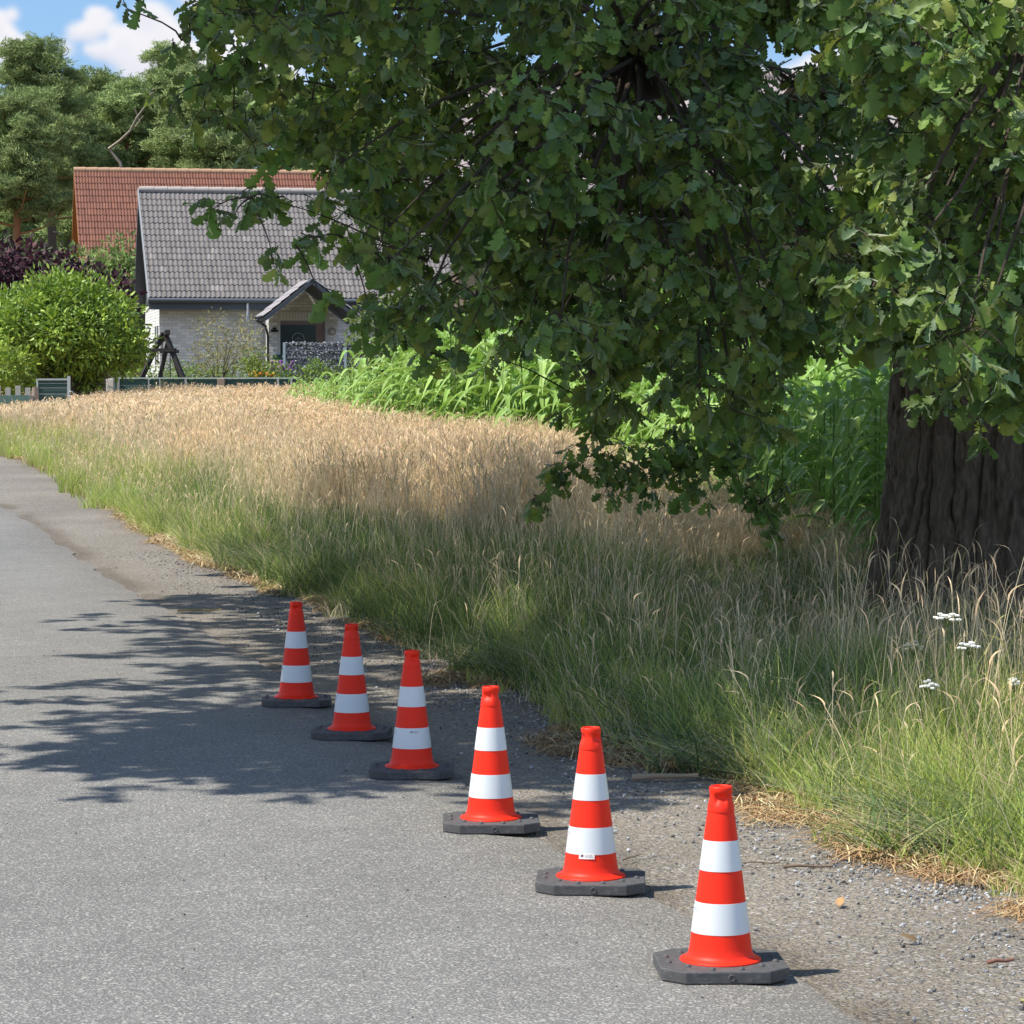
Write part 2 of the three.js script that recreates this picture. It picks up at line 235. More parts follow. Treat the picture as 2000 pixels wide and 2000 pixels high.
// ------------------------------------------------------------------ grass
const grassTone = (R, kind) => { const k = R(); if (kind === 'green') { const v = 0.75 + 0.5 * R(); return k < 0.62 ? lin(.34 * v, .45 * v, .075 * v) : k < 0.86 ? lin(.50 * v, .56 * v, .14 * v) : lin(.66 * v, .57 * v, .28 * v); } if (kind === 'lush') { const v = 0.7 + 0.5 * R(); return k < 0.85 ? lin(.095 * v, .175 * v, .040 * v) : lin(.18 * v, .245 * v, .075 * v); } const v = 0.75 + 0.45 * R(); return k < 0.72 ? lin(.84 * v, .70 * v, .46 * v) : k < 0.88 ? lin(.72 * v, .55 * v, .36 * v) : lin(.36 * v, .37 * v, .13 * v); };
function tuft(seed, { n, h, spread, bend, w, kind, head = 0, lean = 0 }) {
  const R = rng(seed), gb = new GB();
  for (let k = 0; k < n; k++) {
    const a = R() * Math.PI * 2, r = spread * Math.sqrt(R()), hh = h * (0.55 + 0.6 * R()), b = bend * (0.3 + R()) * hh, da = R() * Math.PI * 2, dx = Math.cos(da) * b + lean * hh * .5, dz = Math.sin(da) * b, x0 = Math.cos(a) * r, z0 = Math.sin(a) * r;
    const c = grassTone(R, kind), pts = [], ws = [], seg = 5, bw = w * (0.7 + 0.6 * R());
    for (let s = 0; s <= seg; s++) { const t = s / seg; pts.push(V(x0 + dx * t * t, hh * (t - 0.18 * t * t * (bend * 1.6)), z0 + dz * t * t)); ws.push(bw * (head ? 1 - 0.4 * t : 1 - Math.pow(t, 2.2) * 0.95)); }
    const sa = R() * Math.PI; gb.ribbon(pts, ws, V(Math.cos(sa), 0, Math.sin(sa)), c);
    if (R() < head) { // seed head on top, nodding over
      const p = pts[seg], L = 0.07 + 0.07 * R(), hw = bw * (1.5 + 1.3 * R()), nod = 0.35 + 0.9 * R(), hc = lin(c.r * 1.05, c.g * 0.96, c.b * 0.92), hp = [], hws = []; const ux = Math.cos(da), uz = Math.sin(da);
      for (let s = 0; s <= 5; s++) { const t = s / 5; hp.push(V(p.x + ux * L * nod * t * t * 0.9, p.y + L * t * (1 - 0.45 * nod * t), p.z + uz * L * nod * t * t * 0.9)); hws.push(hw * Math.sin(Math.PI * Math.min(1, 0.12 + t * 0.86)) * (s % 2 ? 1 : 0.72)); }
      gb.ribbon(hp, hws, V(1, 0, 0), hc); gb.ribbon(hp, hws, V(0, 0, 1), hc);
    }
  }
  return gb.build();
}
const grassMat = leafMat([1, 1, 1], 0.4, { roughness: 0.7 });
{
  const R = rng(900);
  const blade = (gb, r, x0, z0, { h, bend, w, kind, head = 0, lean = 0, seg = 4 }) => {
    const hh = h * (0.5 + 0.65 * r()), b = bend * (0.3 + r()) * hh, da = r() * 6.283, dx = Math.cos(da) * b + lean * hh * .5, dz = Math.sin(da) * b, c = grassTone(r, kind), pts = [], ws = [], bw = w * (0.7 + 0.6 * r());
    for (let s = 0; s <= seg; s++) { const t = s / seg; pts.push(V(x0 + dx * t * t, hh * (t - 0.18 * t * t * (bend * 1.6)), z0 + dz * t * t)); ws.push(bw * (head ? 1 - 0.4 * t : 1 - Math.pow(t, 2.2) * 0.95)); }
    const sa = r() * Math.PI; gb.ribbon(pts, ws, V(Math.cos(sa), 0, Math.sin(sa)), c);
    if (r() < head) { const p = pts[seg], L = 0.06 + 0.07 * r(), hw = bw * (1.6 + 1.5 * r()), nod = 0.25 + 0.9 * r(), hc = lin(c.r * 1.05, c.g * 0.96, c.b * 0.92), hp = [], hws = [], ux = Math.cos(da), uz = Math.sin(da); for (let s = 0; s <= 5; s++) { const t = s / 5; hp.push(V(p.x + ux * L * nod * t * t * 0.9, p.y + L * t * (1 - 0.45 * nod * t), p.z + uz * L * nod * t * t * 0.9)); hws.push(hw * Math.sin(Math.PI * Math.min(1, 0.12 + t * 0.86)) * (s % 2 ? 1 : 0.72)); } gb.ribbon(hp, hws, V(Math.cos(sa), 0, Math.sin(sa)), hc); }
  };
  const patch = (seed, S, list) => { const r = rng(seed), gb = new GB(); for (const o of list) { let cx = 0, cz = 0, k = 0, hs = 1; for (let i = 0; i < o.n; i++) { if (k-- <= 0) { cx = (r() - .5) * S; cz = (r() - .5) * S; k = (o.head ? 4 : 14) * r(); hs = o.head ? .86 + .24 * r() : .75 + .5 * r(); } const a = r() * 6.283, q = (o.head ? .09 : .06) * Math.sqrt(r()); blade(gb, r, cx + Math.cos(a) * q, cz + Math.sin(a) * q, { ...o, h: o.h * hs }); } } return gb.build(); };
  const G = { n: 0, kind: 'green', bend: .45, w: .0052 }, ST = { n: 0, kind: 'straw', bend: .2, w: .003, head: .85 };
  const types = {
    low: [1, 2, 3].map(s => tuft(s, { n: 22, h: .15, spread: .09, bend: .7, w: .0042, kind: 'green' })),
    straw: [25, 26].map(s => tuft(s, { n: 16, h: .2, spread: .12, bend: .8, w: .0035, kind: 'straw' })),
    mid: [4, 5, 6, 7].map(s => tuft(s, { n: 24, h: .36, spread: .10, bend: .5, w: .0046, kind: 'green' })),
    verge: [31, 32, 33, 34].map(s => patch(s, .5, [{ ...G, n: 560, h: .40, bend: .5 }, { ...G, n: 260, h: .22, bend: .8 }, { ...ST, n: 30, h: .66, w: .0034 }, { ...G, n: 120, h: .5, kind: 'lush', w: .006 }, { ...G, n: 40, h: .3, w: .011, bend: .9 }])),
    lush: [35, 36, 37, 38].map(s => patch(s, .5, [{ ...G, n: 520, h: .46, kind: 'lush' }, { ...G, n: 260, h: .44 }, { ...ST, n: 16, h: .72 }, { ...ST, n: 26, h: .55, head: 0, w: .003, bend: .4 }])),
    seeding: [39, 40, 41].map(s => patch(s, .5, [{ ...G, n: 420, h: .44 }, { ...G, n: 160, h: .3, kind: 'lush', bend: .7 }, { ...ST, n: 34, h: .74 }, { ...ST, n: 60, h: .5, head: 0, w: .0030, bend: .35 }])),
    dry: [42, 43, 44, 45].map(s => patch(s, .55, [{ ...ST, n: 420, h: .84, w: .0042, lean: .1 }, { ...G, n: 170, h: .45 }, { ...ST, n: 200, h: .6, head: 0, w: .004, bend: .35 }])),
    dryfar: [46, 47, 48, 49].map(s => patch(s, 1.0, [{ ...ST, n: 620, h: .86, w: .0085, lean: .1, seg: 3 }, { ...ST, n: 300, h: .66, w: .008, head: 0, bend: .4, seg: 3 }, { ...G, n: 110, h: .5, w: .008, seg: 3 }])),
    bent: [53, 54, 55].map(s => patch(s, .5, [{ ...G, n: 360, h: .52, bend: 1.15, w: .006, kind: 'lush' }, { ...G, n: 240, h: .4, bend: 1.0 }, { ...ST, n: 50, h: .5, head: 0, bend: .9, w: .004 }, { ...G, n: 50, h: .26, w: .016, bend: .8, kind: 'lush' }])),
    greenfar: [50, 51, 52].map(s => patch(s, .8, [{ ...G, n: 620, h: .48, w: .0075, seg: 3 }, { ...ST, n: 70, h: .6, w: .005, seg: 3 }])) };
  const bins = {}; for (const k in types) bins[k] = types[k].map(() => ({ m: [], c: [] }));
  const put = (kind, x, D, s, sy = s) => { const k = Math.floor(R() * types[kind].length), b = bins[kind][k], v = 0.84 + 0.32 * R(), t = (R() - .5) * .12; b.m.push(M4(V(x, HD(D) - 0.01, -D), Q((R() - .5) * .14, R() * 6.28, (R() - .5) * .14), V(s, sy, s))); b.c.push(lin(v * (1 + t), v, v * (1 - t))); };
  const trunk = (x, D) => Math.hypot(x - 3.05, D - 19) < 0.8;
  // near verge and the shade under the oak
  for (let D = 7.5; D < 28; D += .36) { const e0 = grassEdge(D), xr = Math.max(e0 + .9, Math.min(.178 * D + .4, cornFront(Math.max(D, 20)) + .5)); for (let x = e0 + .28; x < xr; x += .36) {
    const xx = x + (R() - .5) * .2, DD = D + (R() - .5) * .2, e = xx - e0, p = fbm(xx * 1.1 + 20, DD * 0.8, 91, 3), q = fbm(xx * 2.3 + 20, DD * 1.7, 95, 2); if (trunk(xx, DD)) continue;
    const g = sstep(-.1, 1.0, e + (q - .5) * .4), s = .92 + .2 * R(), sy = lerp(.5, 1.08, g) * (.75 + .4 * q + .1 * R()) * lerp(1, .55, sstep(.5, 1.3, xx) * sstep(13, 15, DD)) * lerp(1, .85, sstep(22, 27, DD) * sstep(1, 0, xx) * 0);
    if (R() < sstep(1.2, 2.6, e + (p - .5) * 1.2) * sstep(21, 25, DD) * lerp(1, .45, sstep(.2, 1.2, xx))) put('dry', xx, DD, s, sy * .95);
    else if (R() < sstep(.5, 1.2, e) * sstep(.35, .6, q) * lerp(1, .25, sstep(13, 15, DD))) put('seeding', xx, DD, s, sy);
    else if (R() < .26) put('bent', xx, DD, s * (.9 + .3 * R()), sy);
    else put(DD > 13 + 4 * (p - .5) && R() < .85 ? 'lush' : 'verge', xx, DD, s, sy);
  } }
  for (let D = 7.5; D < 32; D += .012 + D * .0003) { const e0 = grassEdge(D); for (let k = 0; k < 2; k++) { const e = -.2 + .6 * R(); if (R() > .35 + e * 2.2) continue; put(e > .2 ? 'mid' : R() < .6 ? 'low' : 'straw', e0 + e, D, .55 + .6 * R()); } }
  // meadow running back to the fence
  
  for (let D = 27; D < 67; D += D < 40 ? .42 : .7) { const e0 = grassEdge(D), right = Math.min(.178 * D + .6, cornFront(D) + .5), st = D < 40 ? .42 : .7; for (let x = e0 + .25; x < right; x += st) {
    const xx = x + (R() - .5) * .3, DD = D + (R() - .5) * .3, e = xx - e0, n = fbm(xx * .5 + 7, DD * .3, 97, 3), s = sstep(.6, 2.1, e + (n - .5) * 1.2) * lerp(1, .3, sstep(.2, 1.1, xx) * sstep(35, 30, DD)), g = sstep(-.1, .8, e), fall = lerp(1, .64, sstep(32, 60, DD)) * lerp(1, .68, sstep(.3, 1.4, xx)) * lerp(1, .8, sstep(-7.2, -8.6, xx));
    if (R() < s) put(DD < 40 ? 'dry' : 'dryfar', xx, DD, .95 + .2 * R(), (.66 + .22 * R() + .26 * n) * lerp(.75, 1.02, g) * fall); else put(DD < 34 ? (xx > .2 ? 'lush' : 'verge') : 'greenfar', xx, DD, 1, lerp(.55, 1.1, g) * (.8 + .4 * R()) * lerp(1, .8, sstep(32, 60, DD)));
  } }
  for (let i = 0; i < 1500; i++) { const D = 30 + 30 * R(), x = grassEdge(D) + R() * .35; put('mid', x, D, 1 + .6 * R(), .5 + .4 * R()); }
  const labels = { bent: 'flattened arching grass with broad leaves in the verge', low: 'short green grass fringe at the edge of the gravel', mid: 'small green grass tufts along the gravel', verge: 'knee-high green verge grass beside the gravel shoulder', lush: 'deep green lush grass growing under the oak', seeding: 'tall grass with thin seeding stalks in the verge', dry: 'dry straw-coloured tall grass behind the green verge', dryfar: 'dry straw-coloured meadow in front of the garden fence', greenfar: 'green grass strip along the road bend', straw: 'short bleached grass at the gravel edge' };
  const names = { bent: 'arching_grass', low: 'short_grass', mid: 'grass_tufts', verge: 'verge_grass', lush: 'lush_grass', seeding: 'seeding_grass', dry: 'dry_grass', dryfar: 'meadow_grass', greenfar: 'roadside_grass', straw: 'bleached_grass' };
  let total = 0; for (const k in types) types[k].forEach((g, i) => { if (!bins[k][i].m.length) return; total += bins[k][i].m.length; copies(names[k], g, grassMat, bins[k][i].m, bins[k][i].c, null, labels[k], 'grass'); });
  console.log('grass patches', total);
}
{ // straw and mown hay lying at the edge, loose stones on the shoulder
  const R = rng(55), mk = (seed) => { const r = rng(seed), gb = new GB(); for (let k = 0; k < 9; k++) { const a = r() * 6.28, L = .05 + .13 * r(), x = (r() - .5) * .12, z = (r() - .5) * .12, cu = (r() - .5) * .05, v = .7 + .6 * r(), c = r() < .5 ? lin(.40 * v, .27 * v, .13 * v) : r() < .6 ? lin(.25 * v, .14 * v, .065 * v) : lin(.55 * v, .47 * v, .27 * v), pts = [], w = []; for (let s = 0; s <= 4; s++) { const t = s / 4 - .5; pts.push(V(x + Math.cos(a) * L * t + cu * t * t * 4 * Math.sin(a), .006 + .03 * r() * (1 - 4 * t * t), z + Math.sin(a) * L * t - cu * t * t * 4 * Math.cos(a))); w.push(.0032); } gb.ribbon(pts, w, V(-Math.sin(a), .4, Math.cos(a)).normalize(), c); } return gb.build(); };
  const geos = [1, 2, 3].map(mk), ms = [[], [], []], hay = leafMat([1, 1, 1], 0.1);
  for (let i = 0; i < 6200; i++) { const D = 7.5 + 22 * Math.pow(R(), 1.4), e = -.36 + .62 * Math.pow(R(), .8), n = fbm(D * 1.2, e * 3, 101, 3); if (n < .36 + .24 * (e < -.12) + .14 * sstep(12, 15, D)) continue; const x = grassEdge(D) + e; ms[Math.floor(R() * 3)].push(M4(V(x, HD(D) + .012, -D), Q(0, R() * 6.28, 0), .7 + .7 * R())); }
  geos.forEach((g, k) => copies('hay_litter', g, hay, ms[k], null, null, 'dry hay and straw litter along the foot of the grass', 'hay'));
  const far = leafMat([1, 1, 1], 0.1), fm = []; for (let i = 0; i < 900; i++) { const D = 22 + 25 * R(), x = grassEdge(D) - .06 + .16 * (R() - .5); fm.push(M4(V(x, HD(D) + .012, -D), Q(0, R() * 6.28, 0), 1 + .7 * R())); } copies('hay_litter', geos[0], far, fm, null, null, 'thin line of pale straw along the road bend', 'hay');
  const pg = [3, 4, 5].map(s => { const r = rng(s), g = new THREE.IcosahedronGeometry(1, 1), p = g.attributes.position, seen = {}; for (let i = 0; i < p.count; i++) { const key = [p.getX(i), p.getY(i), p.getZ(i)].map(v => v.toFixed(3)).join(); seen[key] = seen[key] || .7 + .5 * r(); p.setXYZ(i, p.getX(i) * seen[key], p.getY(i) * seen[key] * .62, p.getZ(i) * seen[key] * .8); } g.computeVertexNormals(); return g; });
  const pm = [[], [], []], pc = [[], [], []];
  for (let i = 0; i < 30000; i++) { const D = 7.3 + 20 * Math.pow(R(), 1.7), a = roadEdge0(D) + .02, b = grassEdge0(D) + .15, u = Math.pow(R(), .45), x = lerp(a, b, u); if (R() > .10 + 1.5 * sstep(.2, .9, u) * fbm(x * 1.5, D * 1.5, 61, 3)) continue; const s = .003 + .0065 * Math.pow(R(), 2.4), k = Math.floor(R() * 3), v = .10 + .42 * Math.pow(R(), 1.5), w = (R() - .5) * .12; pm[k].push(M4(V(x, HD(D) + .011 + s * .25, -D), Q(R(), R() * 6.28, R()), s)); pc[k].push(lin(v * (1 + w), v, v * (1 - w))); }
  for (let i = 0; i < 500; i++) { const D = 7.3 + 14 * R(), x = roadEdge0(D) - 3.5 * R() * R() - .02, s = .002 + .003 * R(), k = Math.floor(R() * 3), v = .05 + .3 * R(); pm[k].push(M4(V(x, HD(D) + .022 + s * .3, -D), Q(R(), R() * 6.28, R()), s)); pc[k].push(lin(v, v, v)); }
  pg.forEach((g, k) => copies('gravel', g, mat([1, 1, 1], { roughness: .9 }), pm[k], pc[k], null, 'loose grey stone chippings on the road shoulder', 'gravel'));
}
console.log('ground cover done');

// ------------------------------------------------------------------ oak
const OT = V(3.05, 0, -19);
function oakLeaf(gb, m, len, wid, c, R) { // lobed blade along +z, face up
  const st = [[0, .018], [.10, .02], [.15, .16], [.20, .24], [.245, .23], [.29, .15], [.34, .22], [.40, .36], [.45, .38], [.50, .33], [.545, .21], [.60, .30], [.66, .46], [.71, .48], [.76, .42], [.795, .27], [.85, .34], [.91, .30], [.96, .18], [1, .03]];
  const droop = .1 + .75 * R() * R(), cup = (.2 + .9 * R()) * (R() < .8 ? 1 : -1), tw = (R() - .5) * .9, as = (R() - .5) * .06, p = V(), wave = R() * 6; let prev = null;
  for (const [t, w] of st) {
    const row = []; for (const s of [-1, -.5, 0, .5, 1]) { if (Math.abs(s) === .5) { if (w < .05) continue; } const x0 = s * w * wid * (1 + as * s), tt = Math.min(1, t + (Math.abs(s) > .5 ? .012 : 0)), x = x0 * Math.cos(tw * t), yy = -droop * len * t * t + cup * Math.abs(x0) * .6 + x0 * Math.sin(tw * t) + Math.sin(t * 9 + wave + s) * .02 * len * Math.abs(s); p.set(x, yy, tt * len * (1 - .12 * droop * t)).applyMatrix4(m); row.push([s, gb.v(p.x, p.y, p.z, c)]); }
    if (prev) { const a = prev, b = row; if (a.length === b.length) for (let k = 0; k < a.length - 1; k++) gb.i.push(a[k][1], a[k + 1][1], b[k + 1][1], a[k][1], b[k + 1][1], b[k][1]); else { const [f, n, flip] = a.length < b.length ? [a, b, false] : [b, a, true]; const tri = (x, y, z) => flip ? gb.i.push(x, z, y) : gb.i.push(x, y, z); const F = f.map(q => q[1]), N = n.map(q => q[1]); tri(F[0], N[1], N[0]); tri(F[0], F[1], N[1]); tri(F[1], N[2], N[1]); tri(F[1], N[3], N[2]); tri(F[1], F[2], N[3]); tri(F[2], N[4], N[3]); } }
    prev = row;
  }
}
const oakTone = (R) => { const v = .6 + .75 * R(), k = R(); return k < .6 ? lin(.155 * v, .265 * v, .040 * v) : k < .86 ? lin(.26 * v, .335 * v, .055 * v) : lin(.17 * v, .275 * v, .11 * v); };
function oakSpray(seed, n, L) { // a twig carrying leaves, the densest at its tip
  const R = rng(seed), leaves = new GB(), wood = new GB(), pts = []; for (let s = 0; s <= 5; s++) { const t = s / 5; pts.push(V(.05 * Math.sin(t * 2.4 + seed), .04 * t - .05 * t * t, L * t)); }
  wood.tube(pts, .0035, .0015, 5);
  for (let k = 0; k < n; k++) {
    const t = k < n * .45 ? .15 + .8 * k / (n * .45) : .86 + .14 * R(), i = Math.min(4, Math.floor(t * 5)), b = pts[i].clone().lerp(pts[i + 1], t * 5 - i), az = k * 2.4 + R(), spread = k < n * .45 ? .95 : .5 + .6 * R();
    const dir = V(Math.cos(az) * Math.sin(spread), Math.sin(az) * Math.sin(spread) * .7 - .25, Math.cos(spread)).normalize(), up = V((R() - .5) * .8, 1, (R() - .5) * .8).normalize(), x = up.clone().cross(dir).normalize(), y = dir.clone().cross(x).normalize();
    const m = new THREE.Matrix4().makeBasis(x, y, dir).setPosition(b), s = .058 + .055 * R(); oakLeaf(leaves, m, s, s * (.62 + .12 * R()), oakTone(R), R);
  }
  return [leaves.build(), wood.build()];
}
const CLUMPS = [[0.46,2.31,15.80,0.21],[0.61,2.16,13.88,0.21],[1.06,1.71,13.64,0.07],[1.51,3.60,15.95,0.21],[1.16,2.10,13.81,0.21],[0.69,3.31,13.89,0.03],[0.38,1.61,14.75,0.03],[1.66,1.86,12.30,0.10],
[-0.24,3.47,15.39,0.07],[1.82,2.56,13.33,0.21],[2.06,2.39,13.37,0.21],[1.37,2.98,12.19,0.12],[-0.56,3.02,15.41,0.21],[-0.40,2.15,14.37,0.14],[-0.70,3.31,15.76,0.21],[-0.40,3.17,15.32,0.21],
[1.83,2.07,12.47,0.21],[-0.41,1.91,14.07,0.03],[0.95,2.80,13.86,0.21],[-1.12,3.04,14.85,0.07],[0.38,3.30,13.86,0.03],[0.89,3.20,14.34,0.19],[2.24,1.98,12.91,0.21],[-0.75,3.30,13.45,0.21],
[0.53,1.86,14.23,0.21],[1.66,1.95,15.46,0.04],[0.03,2.00,15.74,0.12],[1.14,2.68,14.91,0.21],[2.30,1.53,12.97,0.21],[1.55,2.20,14.55,0.21],[0.56,3.07,15.22,0.21],[1.04,1.44,14.07,0.03],
[-0.17,1.97,13.93,0.12],[1.99,2.67,12.07,0.08],[1.96,2.53,12.71,0.21],[2.25,2.23,13.07,0.21],[1.91,1.58,12.36,0.03],[-0.73,2.84,15.45,0.21],[1.99,2.91,13.16,0.21],[0.72,2.68,15.48,0.21],
[-0.12,3.14,15.01,0.21],[1.33,2.77,14.32,0.21],[-0.59,2.32,14.54,0.03],[-0.13,2.91,15.80,0.21],[-0.88,3.05,15.29,0.21],[-1.01,3.16,13.50,0.10],[1.06,3.58,15.22,0.21],[-0.69,2.54,15.32,0.03],
[0.22,1.86,13.58,0.09],[1.55,2.93,14.44,0.21],[0.12,3.24,14.05,0.11],[0.89,2.44,15.91,0.21],[1.79,1.78,11.88,0.19],[2.16,3.20,13.25,0.05],[1.54,2.05,11.98,0.21],[-0.09,2.32,15.34,0.21],
[0.30,2.62,13.65,0.21],[-0.38,2.69,14.35,0.21],[1.58,3.15,12.67,0.03],[1.82,1.68,13.13,0.05],[0.58,2.54,15.88,0.21],[0.76,2.82,14.28,0.21],[0.85,1.87,14.26,0.21],[0.06,2.42,13.72,0.21],
[0.15,2.22,15.49,0.21],[0.18,2.89,13.58,0.21],[2.01,3.21,12.19,0.21],[1.74,3.08,11.97,0.21],[2.20,2.40,12.65,0.21],[0.86,1.54,13.87,0.03],[1.58,2.88,12.21,0.21],[-0.79,2.60,14.17,0.03],
[-0.45,2.56,15.82,0.21],[-0.40,3.33,13.79,0.21],[0.31,3.22,14.91,0.21],[2.20,3.03,12.90,0.21],[-0.09,3.52,14.87,0.21],[1.52,1.81,12.44,0.03],[1.36,1.85,14.34,0.03],[0.66,3.28,14.88,0.19],
[0.25,3.40,13.80,0.21],[-1.04,2.92,15.60,0.10],[0.11,2.81,15.77,0.21],[1.67,2.26,12.35,0.21],[1.21,1.92,14.59,0.17],[2.16,2.60,13.01,0.08],[0.49,1.47,15.15,0.03],[1.21,3.46,15.26,0.05],
[1.43,2.42,13.71,0.21],[1.06,2.16,15.40,0.21],[1.20,1.56,14.99,0.03],[1.90,1.91,11.99,0.16],[-0.67,3.70,15.90,0.21],[0.84,2.54,13.78,0.21],[-0.21,2.51,15.19,0.21],[-1.40,3.52,15.53,0.21],
[0.39,2.03,14.22,0.21],[2.10,1.70,12.25,0.21],[1.08,2.42,14.73,0.21],[1.09,3.08,14.59,0.21],[1.70,2.72,12.41,0.21],[-0.90,3.22,14.30,0.17],[1.59,2.59,13.13,0.21],[1.96,1.47,13.32,0.03],
[1.96,2.13,12.28,0.15],[0.31,2.52,15.73,0.21],[0.56,2.86,15.54,0.21],[1.37,2.53,15.61,0.21],[-1.19,3.66,15.99,0.21],[0.61,3.62,15.75,0.21],[-0.56,2.12,13.79,0.03],[1.37,3.18,12.31,0.21],
[1.34,3.06,15.11,0.21],[0.88,3.36,14.36,0.03],[0.91,1.69,13.99,0.17],[0.73,1.70,15.29,0.14],[0.10,1.82,15.80,0.03],[2.20,2.82,12.58,0.21],[1.74,3.35,13.28,0.21],[2.34,2.69,13.22,0.21],
[1.55,2.27,12.93,0.21],[-0.62,3.39,14.88,0.08],[-1.24,3.19,15.04,0.03],[1.41,1.93,11.95,0.09],[3.04,2.35,17.96,0.21],[1.76,3.89,17.40,0.21],[0.67,3.75,17.96,0.13],[2.58,2.16,17.41,0.21],
[0.70,2.32,16.68,0.21],[-1.07,3.40,18.39,0.21],[2.92,3.66,17.62,0.15],[0.06,1.90,17.38,0.03],[-1.27,3.87,17.49,0.21],[1.33,2.85,18.10,0.21],[0.11,3.14,16.92,0.21],[1.78,1.94,16.78,0.03],
[1.31,1.76,18.53,0.21],[-0.25,3.70,16.98,0.05],[-0.90,2.83,16.20,0.09],[1.16,2.13,16.19,0.21],[-0.92,3.85,18.85,0.15],[1.03,3.74,16.53,0.21],[-1.19,3.44,16.24,0.17],[3.02,2.91,17.05,0.21],
[2.32,2.37,16.39,0.21],[2.58,3.16,16.37,0.21],[0.59,2.77,16.90,0.21],[1.98,3.31,17.03,0.21],[-0.74,3.06,17.91,0.21],[-1.29,3.20,17.13,0.09],[0.37,2.95,16.94,0.21],[0.78,3.09,18.03,0.21],
[0.20,3.59,16.93,0.15],[2.96,2.03,16.83,0.21],[-0.50,2.63,16.18,0.21],[0.02,2.82,18.02,0.21],[1.49,3.56,16.44,0.11],[2.18,2.85,16.34,0.21],[-0.17,1.97,16.45,0.10],[1.27,1.62,16.08,0.03],
[1.35,3.62,18.62,0.21],[2.15,3.91,18.81,0.08],[0.60,3.41,18.55,0.21],[0.03,3.96,18.46,0.21],[2.65,2.80,16.76,0.21],[0.07,2.15,17.69,0.21],[-0.53,2.39,16.64,0.18],[2.59,3.79,17.54,0.21],
[2.10,1.99,17.73,0.09],[2.30,2.07,17.16,0.21],[1.49,3.17,18.81,0.21],[2.85,3.12,16.29,0.21],[2.42,2.68,18.84,0.21],[2.42,3.62,18.20,0.21],[-0.36,2.19,18.61,0.21],[0.44,1.98,16.52,0.21],
[0.99,3.45,17.97,0.21],[1.04,1.42,16.04,0.03],[0.94,2.08,16.77,0.21],[-0.38,3.18,18.56,0.21],[1.58,2.41,18.53,0.21],[-0.62,3.40,18.95,0.21],[0.25,2.57,17.17,0.21],[2.82,2.59,17.94,0.21],
[0.01,2.55,17.93,0.21],[1.58,2.64,17.42,0.21],[1.64,2.13,18.77,0.21],[1.84,2.21,16.92,0.21],[-0.27,2.49,16.12,0.21],[1.39,3.79,17.19,0.21],[0.94,2.72,16.17,0.21],[2.95,2.66,16.98,0.21],
[0.42,3.94,18.63,0.21],[2.45,3.15,17.45,0.21],[-0.66,3.84,17.46,0.21],[1.81,3.22,18.32,0.21],[-1.29,3.04,18.11,0.03],[1.92,2.76,16.35,0.21],[1.14,2.50,17.83,0.21],[0.04,3.52,18.01,0.21],
[-0.26,3.28,16.04,0.21],[-1.56,3.74,18.17,0.03],[2.12,2.31,16.73,0.21],[0.44,3.53,17.60,0.21],[0.86,2.56,17.15,0.21],[2.08,3.73,16.34,0.21],[0.29,2.24,16.81,0.21],[-0.60,3.51,16.85,0.21],
[2.49,3.39,16.32,0.21],[-1.18,3.91,19.00,0.11],[3.33,3.96,18.85,0.21],[1.18,3.25,17.46,0.21],[-0.71,2.28,16.85,0.03],[-0.54,2.02,16.49,0.03],[1.93,2.63,17.61,0.21],[0.95,3.89,18.85,0.11],
[-0.84,2.58,18.36,0.03],[-0.07,3.07,18.06,0.21],[1.43,1.33,18.77,0.03],[0.50,2.52,17.51,0.21],[-1.46,3.71,16.45,0.21],[2.68,1.95,16.64,0.21],[0.83,1.94,18.87,0.21],[-0.38,1.92,16.97,0.03],
[-1.50,3.43,17.99,0.03],[-0.84,2.83,18.63,0.09],[-0.96,4.01,18.30,0.21],[0.24,1.91,16.67,0.11],[2.02,3.03,16.84,0.21],[1.55,1.90,16.60,0.07],[3.05,4.09,18.93,0.21],[2.39,2.63,16.72,0.21]];
